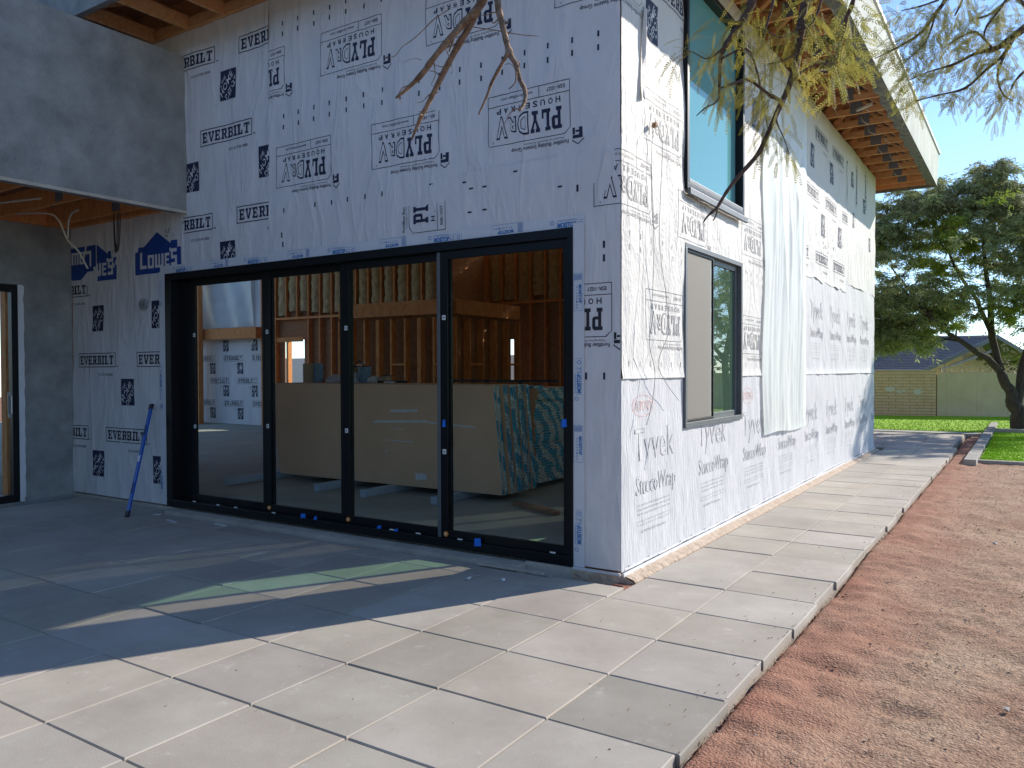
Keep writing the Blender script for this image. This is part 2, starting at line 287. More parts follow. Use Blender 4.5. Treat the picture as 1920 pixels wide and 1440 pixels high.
# printed marks: lists of (polygon, ink, layer), upright, origin at lower left
def m_everbilt(ink=None):
    ink=ink or M['ink']; W_,H_=.83,.172
    o=[(p,ink,0) for p in frame(0,0,W_,H_,.009)]
    o+=[(p,ink,0) for p in slabword('EVERBILT',.035,.032,W_-.07,H_-.064)]
    o+=[(p,ink,0) for p in fit('TM',W_+.015,0,.035,.018,.02)]
    o+=[(p,ink,0) for p in fit('ICC-ES ESR-2808',.46,-.10,.30,.028,.0)]
    return o
def m_depot(ink=None,wt=None):
    ink=ink or M['ink']; wt=wt or M['ink_white']; S=.245; H_=.31; o=[(rect(0,0,S,H_),ink,0)]
    a=R(52); c,s=math.cos(a),math.sin(a)
    def put(body,u,v,wid,h):
        for p in fit(body,0,0,wid,h,.004):
            q=[]
            for x,y in p:
                x-=wid/2; y-=h/2; x+=y*.25
                q.append((S/2+u+x*c-y*s,H_/2+v+x*s+y*c))
            q=clip(q,.004,.004,S-.004,H_-.004)
            if len(q)>2: o.append((q,wt,1))
    put('THE',-.070,.060,.09,.040); put('HOME',-.022,.012,.27,.066); put('DEPOT',.052,-.042,.25,.066)
    return o
def clip(poly,x0,y0,x1,y1):
    for ax,lim,sg in((0,x0,1),(0,x1,-1),(1,y0,1),(1,y1,-1)):
        out=[];n=len(poly)
        for i in range(n):
            a,b=poly[i],poly[(i+1)%n]; da=(a[ax]-lim)*sg; db=(b[ax]-lim)*sg
            if da>=0: out.append(a)
            if (da>=0)!=(db>=0):
                t=da/(da-db); out.append((a[0]+(b[0]-a[0])*t,a[1]+(b[1]-a[1])*t))
        poly=out
        if len(poly)<3: return []
    return poly
def m_ply(ink=None,wt=None,detail=True):
    ink=ink or M['ink']; wt=wt or M['ink_white']; W_,H_=.76,.40; t=.005; o=[]
    # box with a chamfer at upper left
    o+=[(p,ink,0) for p in (rect(0,0,W_,t),rect(.05,H_-t,W_,H_),rect(0,t,t,H_-.045),rect(W_-t,t,W_,H_-t),[(0,H_-.045),(t,H_-.045),(.05+t,H_-t),(.05,H_)],rect(t,.085,W_-t,.085+t),rect(.27,t,.27+t,.085))]
    o+=[(p,ink,0) for p in fit('ESR-1027',.045,.03,.16,.028,.015)]
    o+=[(p,ink,0) for p in fit('www.fortifiber.com',.33,.03,.30,.028,.0)]
    o+=[(p,ink,0) for p in sum([fit(c,.085+i*.068,.112,.042,.045,.02) for i,c in enumerate('HOUSEWRAP')],[])]
    o+=[(p,ink,0) for p in slabword('PLY',.075,.185,.29,.165)]
    for c,x,wd,h,y in(('D',.372,.105,.165,.185),('R',.486,.08,.115,.20),('V',.57,.11,.165,.185)):
        o+=[(p,ink,0) for p in fit(c,x,y,wd,h,.055)]
        o+=[(p,wt,1) for p in fit(c,x+.010,y+.006,wd-.020,h-.012,.012)]
    o+=[(p,ink,0) for p in fit('Protecting Your World from the Elements',.06,H_+.02,.36,.014,.0)]
    o+=[(p,ink,0) for p in fit('Fortifiber Building Systems Group',.02,H_+.045,.52,.032,.012)]
    o+=[(p,ink,0) for p in fit('R',.70,H_-.035,.012,.014)]
    # small emblem: an F in a roof shape
    ex,ey=-.10,H_-.03
    o+=[(p,ink,0) for p in (rect(ex,ey,ex+.03,ey+.08),rect(ex+.03,ey+.055,ex+.085,ey+.08),rect(ex+.03,ey+.02,ex+.06,ey+.035),rect(ex+.065,ey,ex+.085,ey+.05),[(ex-.01,ey+.085),(ex+.04,ey+.12),(ex+.04,ey+.13),(ex-.01,ey+.095)],[(ex+.04,ey+.12),(ex+.09,ey+.085),(ex+.09,ey+.095),(ex+.04,ey+.13)])]
    return o
def m_lowes():
    b=M['blue']; wt=M['ink_white']; o=[]
    o+=[(rect(0,0,.86,.18),b,0),(rect(0,.18,.86,.26),b,0),(rect(.06,.26,.80,.31),b,0),([(.18,.31),(.68,.31),(.43,.455)],b,0),([(.68,.31),(.80,.31),(.80,.34),(.68,.34)],b,0)]
    def blk(ps,x,y,sx,sy):
        return [([(x+a*sx,y+c*sy) for a,c in p],wt,1) for p in ps]
    Lp=[rect(0,0,.3,1),rect(.3,0,.9,.2)]; O=[rect(0,0,.3,1),rect(.65,0,.95,1),rect(.3,0,.65,.2),rect(.3,.8,.65,1)]
    Wp=[rect(0,0,.25,1),rect(.42,0,.62,1),rect(.8,0,1.05,1),rect(.25,0,.42,.18),rect(.62,0,.8,.18)]; E=[rect(0,0,.3,1),rect(.3,0,.85,.2),rect(.3,.42,.75,.6),rect(.3,.8,.85,1)]
    S=[rect(0,0,.9,.2),rect(.6,.2,.9,.42),rect(0,.42,.9,.6),rect(0,.6,.3,.8),rect(0,.8,.9,1)]
    o+=blk(Lp,.10,.06,.14,.19)+blk(O,.25,.06,.12,.15)+blk(Wp,.385,.06,.15,.15)+blk(E,.565,.06,.10,.15)+blk([rect(0,0,.25,.35)],.655,.22,.12,.12)+blk(S,.68,.06,.12,.19)
    return o
def m_tyvek():
    g=M['ink_pale']; wt=M['tyvek']; o=[]
    def outl(body,x,y,wd,h,b=.02):
        for p in fit(body,x,y,wd,h,.004): o.append((p,g,0))
        for p in fit(body,x+.0035,y+.0025,wd-.007,h-.005,-.012): o.append((p,wt,1))
    outl('Tyvek',.0,.62,.78,.26); outl('StuccoWrap',.02,.36,.80,.15)
    for k in range(3): o+=[(p,g,0) for p in fit('AIR INFILTRATION BARRIER WITH DRAINAGE',.06,.27-.035*k,.66,.014)]
    o+=[(rect(.06,.15,.72,.154),g,0),(rect(.06,.12,.72,.1235),g,0)]+[(rect(.06+.11*k,.124,.063+.11*k,.15),g,0) for k in range(7)]
    o+=[(p,g,0) for p in fit('Call 1-800-44-TYVEK www.tyvek.com',.12,.06,.50,.022,.01)]
    # red oval
    n=26
    for i in range(n):
        a0,a1=2*math.pi*i/n,2*math.pi*(i+.7)/n
        for rr in(1,):
            o.append(([(.16+.20*math.cos(a0),1.04+.085*math.sin(a0)),(.16+.20*math.cos(a1),1.04+.085*math.sin(a1)),(.16+.188*math.cos(a1),1.04+.077*math.sin(a1)),(.16+.188*math.cos(a0),1.04+.077*math.sin(a0))],M['ink_red'],0))
    o+=[(p,M['ink_red'],0) for p in fit('DUPONT',.0,1.0,.32,.085,.0)]
    return o
def m_stop(vertical=False):
    b=M['tapeblue']; o=[(p,b,0) for p in fit('MOISTOP',.10,.0,.20,.045,.05)]
    o+=[(p,b,0) for p in fit('E-Z',.31,.0,.06,.04,.0)]
    o+=[(p,b,0) for p in frame(.085,-.012,.46,.058,.0025)]
    o+=[(p,b,0) for p in fit('Premium Sealing Flashing System',.10,.064,.2,.012,0)]
    n=10
    for c0 in((.04,.05),(.42,.022)):
        for i in range(n):
            a0,a1=2*math.pi*i/n,2*math.pi*(i+1)/n
            o.append(([(c0[0]+.022*math.cos(a),c0[1]+.022*math.sin(a)) for a in(a0,a1)]+[(c0[0]+.016*math.cos(a),c0[1]+.016*math.sin(a)) for a in(a1,a0)],b,0))
    return o
def m_flash():
    b=M['tapeblue']; o=[(p,b,0) for p in frame(0,-.03,.40,.085,.0025)]
    o+=[(p,b,0) for p in sum([fit(c,.14+i*.031,.0,.016,.022,.01) for i,c in enumerate('FLASHING')],[])]
    o+=[(p,b,0) for p in fit('MOISTOP',.12,.035,.20,.035,.045)]+[(rect(.01,-.02+.012*k,.07,-.015+.012*k),b,0) for k in range(8)]
    return o
def m_staple(): return [(rect(-.009,-.026,.009,.026),M['ink'],0)]
# ---------------------------------------------------------------- wrap sheets
def fold(u,v,s,amp):
    a=amp*(.55*noise.noise(Vector((u*1.3,v*.9,s)))+.30*noise.noise(Vector((u*3.5,v*2.0,s+9)))+.24*(1-abs(noise.noise(Vector(((u+v*.35)*5,v*1.1,s+20))))*2.2)+.16*(1-abs(noise.noise(Vector(((u-v*.5)*9,v*1.6,s+31))))*2.4))
    return a
SHEETS={}
def doordamp(p,u,v):
    if p!='f': return 1
    dx=max(-5.62-u,0,u+.30); dz=max(v-2.74,0)
    return min(1,math.hypot(dx,dz)/.3) if v<3.1 else 1
class Sheet:
    def __init__(s,plane,u0,u1,v0,v1,off,amp,seed,damp=None): s.p=plane;s.b=(u0,u1,v0,v1);s.off=off;s.amp=amp;s.sd=seed;s.damp=damp
    lip=0
    def disp(s,u,v):
        d=fold(u,v,s.sd,s.amp)
        e=min(1,abs(u)/.12)*doordamp(s.p,u,v)
        L=s.lip*max(0,1-(v-s.b[2])/.07)*(.55+.45*noise.noise(Vector((u*1.7,s.sd,3)))+.4) if s.lip else 0
        return s.off+max(d,-.004)*e+max(0,L)+s.extra(u,v)
    def extra(s,u,v): return 0
    def pt(s,u,v,l=0):
        d=s.disp(u,v)+l
        return (u,-d,v) if s.p=='f' else (d,u,v)
    def mesh(s,name,m,parent,holes=(),step=.05,ragged=0):
        u0,u1,v0,v1=s.b
        def line(a,b,cuts):
            L=sorted(set([a,b]+[c for c in cuts if a<c<b])); out=[]
            for p,q in zip(L,L[1:]):
                n=max(1,round((q-p)/step)); out+=[p+(q-p)*i/n for i in range(n)]
            return out+[b]
        us=line(u0,u1,[c for h in holes for c in h[:2]]); vs=line(v0,v1,[c for h in holes for c in h[2:]])
        mb=MB(); V=[]; 
        for j,v in enumerate(vs):
            for i,u in enumerate(us):
                uu,vv=u,v
                if ragged:
                    if j==0: vv+=ragged*noise.noise(Vector((u*4,v,3)))
                    if i==0 and u0!=0 : uu+=ragged*.5*noise.noise(Vector((u,v*4,5)))
                V.append(s.pt(uu,vv))
        nu=len(us); Fs=[]
        for j in range(len(vs)-1):
            for i in range(nu-1):
                cu,cv=(us[i]+us[i+1])/2,(vs[j]+vs[j+1])/2
                if any(h[0]<cu<h[1] and h[2]<cv<h[3] for h in holes): continue
                q=(j*nu+i,j*nu+i+1,(j+1)*nu+i+1,(j+1)*nu+i); Fs.append(q)
        mb.add(V,Fs,m); s.mb=mb; s.name=name; s.parent=parent; s.nf=len(Fs)
        return s
    def mark(s,mk,u,v,rot=0,scale=1,cl=None,holes=(),jit=0,lay=0):
        c,sn=math.cos(R(rot)),math.sin(R(rot)); b=cl or s.b
        b=(max(b[0],s.b[0]),min(b[1],s.b[1]),max(b[2],s.b[2]),min(b[3],s.b[3]))
        for poly,ink,l in mk:
            q=[(u+(x*c-y*sn)*scale,v+(x*sn+y*c)*scale) for x,y in poly]
            q=clip(q,b[0],b[2],b[1],b[3])
            if len(q)<3: continue
            xs=[p[0] for p in q];ys=[p[1] for p in q]
            g=.05; pieces=[q]
            if max(xs)-min(xs)>g*1.3 or max(ys)-min(ys)>g*1.3:
                pieces=[]
                nx=int((max(xs)-min(xs))/g)+1; ny=int((max(ys)-min(ys))/g)+1
                for i in range(nx):
                    for j in range(ny):
                        x0=min(xs)+i*(max(xs)-min(xs))/nx;y0=min(ys)+j*(max(ys)-min(ys))/ny
                        r=clip(q,x0,y0,x0+(max(xs)-min(xs))/nx,y0+(max(ys)-min(ys))/ny)
                        if len(r)>2: pieces.append(r)
            for r in pieces:
                cx=sum(p[0] for p in r)/len(r); cy=sum(p[1] for p in r)/len(r)
                if any(h[0]<cx<h[1] and h[2]<cy<h[3] for h in holes): continue
                s.mb.add([s.pt(x,y,.0022+.0012*l+lay) for x,y in r],[tuple(range(len(r)))],ink)
        return s
    def done(s,label=None):
        o=s.mb.build(s.name,s.parent)
        sm=[i<s.nf for i in range(len(o.data.polygons))]
        o.data.polygons.foreach_set('use_smooth',sm)
        if label: o['label']=label
        return o
# ================================================================ GROUND
def ground():
    mb=MB(); mb.box(-60,90,-40,120,-.35,-.30,M['dirt']); tag(mb.build('distant_ground'),kind='structure')
    # dirt yard with real relief
    xs=[1.30+.026*i for i in range(80)]; 
    while xs[-1]<14: xs.append(xs[-1]+max(.035,(xs[-1]-3.2)*.06))
    ys=[-6.0]
    while ys[-1]<17.5: ys.append(ys[-1]+max(.027,(ys[-1]+1)*.011))
    nx=len(xs); V=[];F=[]
    for y in ys:
        for x in xs:
            z=-.043+.030*fractal(x*.7,y*.7,1)+.018*fractal(x*2.7,y*2.7,5)+.013*fractal(x*6,y*6,8)+.008*fractal(x*14,y*14,3)
            b=max(0,1-abs(x-1.55)/.30)*(1 if y<9.3 else .3); z+=.02*b*(1+1.5*fractal(x*6,y*5,2))
            dd=math.hypot((x-2.02)/.13,(y+1.25)/.10)
            if dd<1: z-=.028*(1-dd*dd)
            if x<1.36: z-=.04
            V.append((x,y,min(z,-.006)))
    for j in range(len(ys)-1):
        for i in range(nx-1):
            cx,cy=xs[i],ys[j]
            if cx>1.74 and cy>10.3: continue
            F.append((j*nx+i,j*nx+i+1,(j+1)*nx+i+1,(j+1)*nx+i))
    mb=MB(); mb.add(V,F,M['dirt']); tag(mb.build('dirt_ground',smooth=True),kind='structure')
    mb=MB(); mb.box(-9,1.34,-7.5,11.4,-.22,-.055,M['joint']); mb.box(-14,1.24,11.4,16.6,-.22,-.055,M['joint']); tag(mb.build('paver_bed'),kind='structure')
ground()
def pavers():
    V=[];F=[];T=[]
    s=.61; X0=1.3397; Y0=-2.3014
    DK={(0,0):.74,(2,0):.84,(3,-1):.87,(4,-1):1.03,(3,0):.95,(5,-2):.9,(5,0):.84,(6,1):.9,(1,1):1.03}
    def pv(x0,x1,y0,y1,ii=99,jj=99):
        g=.003+.0015*random.random(); x0+=g;x1-=g; y0+=.0038;y1-=.0038
        if x1-x0<.03 or y1-y0<.03: return
        dz=random.uniform(-.003,.002); c=random.choice([1,1,1.03,.97,1.05,.93,.90,1.02]); c=DK.get((ii,jj),c)
        tint=(c*random.uniform(.985,1.015),c,c*random.uniform(.97,1.02),1)
        b=.005; k=len(V); tx,ty=random.uniform(-.003,.003),random.uniform(-.003,.003)
        zt=lambda x,y: dz+tx*(x-x0)+ty*(y-y0)
        for (a,c0,zz) in ((0,0,-.058),(0,0,-b),(b,b,0)):
            for x,y in((x0+a,y0+a),(x1-a,y0+a),(x1-a,y1-a),(x0+a,y1-a)): V.append((x,y,zz+zt(x,y)))
        for l in range(2):
            for q in range(4): F.append((k+l*4+q,k+l*4+(q+1)%4,k+l*4+4+(q+1)%4,k+l*4+4+q))
        F.append((k+8,k+9,k+10,k+11)); T.extend([tint]*12)
    for i in range(0,17):
        x1=X0-i*s; x0=x1-s
        for j in range(-9,24):
            y0=Y0+j*s; y1=y0+s
            if i<2 : a,b=y0,y1
            else:
                a,b=y0,min(y1,(-.20 if x1>-.3 else -.235) if x1>-5.3 else -.03)
                if x0<-7.5 : continue
            ex=x0
            if i==1: ex=.135 if y1>-.1 else x0
            if a<b: pv(ex,x1+(random.uniform(-.012,.012) if i==0 else 0),a,b,i,j)
    for i in range(-1,24):
        for j in range(22,29):
            y0=Y0+j*s+.6; 
            if y0<11.6: continue
            if i<0: continue
            x1=X0-.12-i*s
            pv(x1-s,x1+(random.uniform(-.03,.02) if i==0 else 0),y0,y0+s)
    me=bpy.data.meshes.new('paver_paving'); me.from_pydata(V,[],F)
    a=me.attributes.new('tint','FLOAT_COLOR','POINT'); a.data.foreach_set('color',[c for t in T for c in t])
    me.materials.append(M['paver']); o=bpy.data.objects.new('paver_paving',me); scn.collection.objects.link(o); tag(o,kind='structure')
pavers()
def lawns():
    mb=MB(); mb.box(-30,60,17.0,60,-.2,.0,M['grass']); tag(mb.build('far_lawn'),kind='structure')
    mb=MB(); mb.box(-60,1.28,-30,-7.52,-.2,-.02,M['dark_ground']); tag(mb.build('reflection_ground'),kind='structure')  # added ground behind the camera, dark to dim the door glass reflections
    mb=MB(); mb.box(1.80,30,10.35,17.0,-.2,-.002,M['grass']); tag(mb.build('near_lawn'),kind='structure')
    mb=MB(); mb.box(-30,1.6,16.45,17.0,-.2,-.012,M['concrete']); tag(mb.build('concrete_path'),kind='structure')
    V=[];F=[]; n=42000
    for k in range(n):
        if k<26000: x=1.82+random.random()**1.5*5; y=10.38+random.random()**1.3*6.6
        else: x=random.uniform(-3.2,4.2); y=17+random.random()**1.3*7
        h=random.uniform(.008,.02); a=random.random()*6.28; wd=.006+.0006*(y); dx,dy=math.cos(a)*wd,math.sin(a)*wd; lx,ly=random.uniform(-.02,.02),random.uniform(-.02,.02)
        k0=len(V); V+=[(x-dx,y-dy,-.004),(x+dx,y+dy,-.004),(x+lx,y+ly,h)]; F.append((k0,k0+1,k0+2))
    mb=MB(); mb.add(V,F,M['blade']); tag(mb.build('lawn_grass'),'short bright green lawn grass growing beyond the pavers','grass',kind='stuff')
    mb=MB()
    y=9.6; 
    while y<17.2:
        L=.40; mb.box(1.60+random.uniform(-.006,.006),1.78,y+.005,y+L-.005,-.15,.055+random.uniform(-.005,.005),M['curb']); y+=L
    tag(mb.build('lawn_curb',bevel=.008),kind='structure')
    mb=MB(); mb.box(1.785,12,10.22,10.35,-.15,-.005,M['curb']); tag(mb.build('lawn_border'),kind='structure')
    mb=MB(); mb.box(1.60,4.2,17.2,17.38,-.1,.085,M['curb']); mb.box(1.62,1.78,17.39,20,-.1,.08,M['curb']); tag(mb.build('tree_well_curb',bevel=.008),kind='structure')
lawns()
def clods():
    mb=MB(); 
    def rock(x,y,z,r,m):
        u=[Vector((random.gauss(0,1),random.gauss(0,1),random.gauss(0,1))).normalized() for _ in range(9)]
        bm=bmesh.new(); [bm.verts.new(Vector((a.x*r*random.uniform(.8,1.3),a.y*r,a.z*r*.6))) for a in u]
        bmesh.ops.convex_hull(bm,input=bm.verts); bm.verts.index_update()
        vs=[(v.co.x+x,v.co.y+y,v.co.z+z) for v in bm.verts]; fs=[tuple(v.index for v in f.verts) for f in bm.faces]; bm.free(); mb.add(vs,fs,m)
    for k in range(4200):
        x=1.36+random.random()**1.8*4.5; y=-4+random.random()**1.35*14
        rock(x,y,-.036+.030*fractal(x*.7,y*.7,1)+.018*fractal(x*2.7,y*2.7,5)+.010*fractal(x*6,y*6,8),random.uniform(.0025,.0085)*(1+y*.03 if y>0 else 1),M['clod'] if random.random()<.72 else M['stone'])
    for k in range(130):
        x=1.36+random.random()**1.6*.45; y=-3.5+random.random()*13
        rock(x,y,-.040,random.uniform(.005,.014),M['clod'])
    for k in range(260): rock(1.335-random.random()**2.5*.35,random.uniform(-3,9),.002,random.uniform(.002,.006),M['clod'])
    for k in range(150): rock(random.uniform(-4,1.3),random.uniform(-3.5,4),.002,random.uniform(.0015,.0045),M['clod'] if k%3 else M['bark'])
    for k in range(70):                                   # soil in the gap along the foundation
        rock(.07+random.uniform(-.04,.05),random.uniform(-.1,11),-.03,random.uniform(.008,.026),M['clod'])
    tag(mb.build('loose_soil'),'small clods and pebbles scattered over the red dirt','soil',kind='stuff')
    def stone(name,px,z,r,m,label,cat='stone',grp=None):
        nonlocal mb; mb=MB(); x,y=px; rock(x,y,z,r,m); tag(mb.build(name,bevel=r*.15),label,cat,grp)
    stone('stone',(2.25,3.0),-.035,.035,M['stone'],'gray stone lying alone on the dirt beyond the pavers')
    stone('stone',(2.42,-1.0),-.035,.022,M['stone'],'small gray stone near the hole in the red dirt')
    stone('plaster_chunk',(-.93,-.62),.02,.032,M['white'],'larger white plaster chunk lying on the shaded pavers near the door','rubble')
    stone('plaster_chunk',(-.70,-.52),.015,.022,M['white'],'smaller white plaster chunk on the shaded pavers closest to the house corner','rubble')
    stone('dirt_lump',(.02,-.10),-.035,.06,M['dirt'],'red lump of soil against the foundation corner','soil')
clods()
# ================================================================ HOUSE
H=empty('house',(0,0,0),'two storey house under construction covered in printed white house wrap','house')
X_L=-7.48; DX0,DX1,DZ0,DZ1=-5.52,-.385,.045,2.612
W1=(1.225,2.84,3.09,4.98); W2=(1.225,2.835,1.03,2.63); W3=(3.70,5.46,.86,4.98)
ZT=5.18; YE=11.2
def core():
    mb=MB(); o=M['osb']; y0,y1=.012,.16
    mb.box(X_L,DX0,y0,y1,.04,ZT,o); mb.box(DX1,-.012,y0,y1,.04,ZT,o); mb.box(DX0,DX1,y0,y1,DZ1,ZT,o)
    mb.build('front_wall',H)
    mb=MB(); x0,x1=-.16,-.012
    ys=[.161,W1[0],W1[1],W3[0],W3[1],YE]
    mb.box(x0,x1,ys[0],ys[1],.04,ZT,o); mb.box(x0,x1,ys[2],ys[3],.04,ZT,o); mb.box(x0,x1,ys[4],YE-.013,.04,ZT,o)
    mb.box(x0,x1,ys[1],ys[2],.04,W2[2],o); mb.box(x0,x1,ys[1],ys[2],W2[3],W1[2],o); mb.box(x0,x1,ys[1],ys[2],W1[3],ZT,o)
    mb.box(x0,x1,ys[3],ys[4],.04,W3[2],o); mb.box(x0,x1,ys[3],ys[4],W3[3],ZT,o)
    mb.build('side_wall',H)
    # foundation
    V=[];F=[]
    mb=MB(); 
    def face(plane,u0,u1,z0,z1,seed,m,amp):
        nu=max(2,int((u1-u0)/.04)); nz=10; V=[];F=[]
        for j in range(nz+1):
            for i in range(nu+1):
                u=u0+(u1-u0)*i/nu; z=z0+(z1-z0)*j/nz; d=(-.02 if plane=='f' else .010+min(1,max(0,(.030-z)/.03))*.105)+amp*(abs(fractal(u*6,z*9,seed))+.5*fractal(u*21,z*25,seed))*(.35 if plane=='s' and u>.9 else 1)
                V.append((d,u,z) if plane=='s' else (u,-d,z))
        for j in range(nz):
            for i in range(nu): a=j*(nu+1)+i; F.append((a,a+1,a+nu+2,a+nu+1))
        mb.add(V,F,m)
    face('s',0,YE,-.12,.036,1,M['found'],.022); face('f',-.38,0,-.12,.036,2,M['found'],.018)
    mb.box(X_L,-.03,.03,.2,-.2,.0395,M['slabedge']); mb.box(-.2,-.03,.2,YE,-.2,.0395,M['slabedge'])
    mb.box(-5.35,-.80,-.17,.03,-.2,.026,M['slabedge']); mb.box(-.80,-.385,-.045,.03,-.2,.0385,M['slabedge']); mb.box(X_L,-5.35,-.02,.03,-.2,.03,M['slabedge'])
    mb.add([(0,-.021,.036),(.115,-.021,-.004),(.125,-.021,-.15),(0,-.021,-.15)],[(0,1,2,3)],M['found']); mb.box(-.02,.128,-.19,-.022,-.2,-.022,M['dirt']); mb.box(-.384,-.0,-.045,.03,-.2,.030,M['found']); mb.build('foundation',H)
    mb=MB(); mb.box(-23,-.2,.2,12,-.2,.05,M['concrete']); mb.build('interior_floor',H)
core()
FH=[(DX0,DX1,-1,DZ1)]
def front_sheets():
    ev=lambda:m_everbilt(); 
    A=Sheet('f',X_L,-3.79,.045,ZT,.004,.030,1).mesh('house_wrap',M['wrap'],H,FH)
    for x,z in[(-5.47,4.757),(-4.25,4.757),(-4.88,3.908),(-5.515,3.025),(-4.295,3.04)]: A.mark(m_everbilt(),x,z,holes=FH)
    for x,z in[(-7.955,2.455),(-7.34,1.586),(-6.09,1.586),(-7.97,.70),(-6.74,.70)]: A.mark(m_everbilt(M['ink_black']),x,z,cl=(X_L,-5.62,0,6))
    for x,z in[(-4.55,4.33),(-3.95,3.46),(-5.17,3.46),(-4.575,2.57)]: A.mark(m_depot(),x,z,holes=FH)
    for x,z in[(-7.02,2.02),(-5.80,2.02),(-6.395,1.14),(-7.045,.27),(-5.80,.27)]: A.mark(m_depot(),x,z,cl=(X_L,-5.62,0,6))
    A.done()
    # upper strip of retailer wrap under the patio roof
    L=Sheet('f',X_L,-5.16,2.60,3.30,.0095,.012,4).mesh('house_wrap',M['wrap'],H,[],ragged=.03)
    L.mark(m_lowes(),-6.10,2.635,cl=(X_L,-5.17,2.6,3.2)); L.mark(m_lowes(),-7.35,2.62,cl=(-6.90,-5,2.6,3.3)); L.mark(m_lowes(),-6.92,3.06,rot=180,cl=(-7.48,-6.92,2.66,3.3))
    L.done()
    B=Sheet('f',-3.80,.0,2.60,ZT,.0085,.034,2).mesh('house_wrap',M['wrap'],H,FH)
    for x,z in[(-2.30,4.68),(-1.04,4.68),(.22,4.68),(-3.56,4.68)]: B.mark(m_ply(),x,z,rot=180)
    for x,z in[(-2.93,3.72),(-1.665,3.725),(-.405,3.725)]: B.mark(m_ply(),x,z,rot=180)
    def dash(z,x0,x1,st=.213,sh=.9):
        x=x0
        while x<x1:
            if random.random()<.93: B.mark([(rect(-.008,-.022,.008,.022),M['ink'],0)],x,z+random.uniform(-.006,.006)); 
            x+=st
    dash(4.90,-3.58,-.05);dash(4.80,-3.58,-.05);dash(4.01,-3.58,-.03);dash(3.905,-3.58,-.03);dash(3.10,-3.58,-2.15)
    for x,z in[(-3.62,2.86),(-3.61,2.77)]: B.mark(m_staple(),x,z)
    B.done()
    C=Sheet('f',-2.30,-.36,2.60,3.16,.0125,.020,6).mesh('house_wrap',M['wrap'],H,FH,ragged=.02)
    C.mark(m_ply(),-1.60,2.715,rot=90,cl=(-2.13,-1.58,2.60,2.955))
    C.mark(m_ply(),-.62,2.86,rot=-90,cl=(-1.1,-.66,2.62,3.12))
    for x,z in[(-1.35,2.83),(-1.20,2.835),(-1.33,3.02),(-1.2,3.02),(-.5,2.93),(-1.4,3.08),(-.9,3.1),(-1.75,3.11)]: C.mark([(rect(-.02,-.007,.02,.007),M['ink'],0)],x,z)
    C.done()
    D=Sheet('f',-.372,.004,.06,3.25,.0105,.010,7).mesh('house_wrap',M['wrap'],H,[],step=.04)
    D.mark(m_ply(),.545,3.145,rot=180); D.mark(m_ply(M['ink_black']),-.065,2.18,rot=180,cl=(-.335,0,0,3))
    for x,z in[(-.23,3.07),(-.07,3.07),(-.23,2.97),(-.07,2.96),(-.32,2.40),(-.13,2.46),(-.13,2.36),(-.13,1.49),(-.28,1.49),(-.35,2.9)]: D.mark(m_staple(),x,z)
    D.done('bare wrap strip with cut logo between the sliding door and the corner')
    # window flashing round the door
    T=Sheet('f',DX0-.10,DX1+.10,DZ1-.02,DZ1+.088,.0165,.006,8).mesh('flashing_tape',M['tape'],H,[(DX0-.2,DX1-.0,0,DZ1)],step=.05)
    x=-5.40;k=0
    while x<-.5:
        if k%2==0: T.mark(m_stop(),x,DZ1+.006,scale=.8)
        else: T.mark(m_flash(),x+.37,DZ1+.062,rot=180,scale=.75)
        x+=.60;k+=1
    T.done()
    for u0,u1,nm in((DX0-.115,DX0+.0,1),(DX1-.0,DX1+.095,2)):
        T=Sheet('f',u0,u1,.05,DZ1+.03,.0205,.006,9+nm).mesh('flashing_tape',M['tape'],H,[],step=.04)
        z=.15;k=0
        while z<2.4:
            if k%2==0: T.mark(m_stop(),u0+.03 if nm==1 else u1-.03,z,rot=90,scale=.72)
            else: T.mark(m_flash(),u0+.03 if nm==1 else u1-.07,z+.4,rot=-90 if nm==2 else 90,scale=.7)
            z+=.57;k+=1
        T.done()
front_sheets()
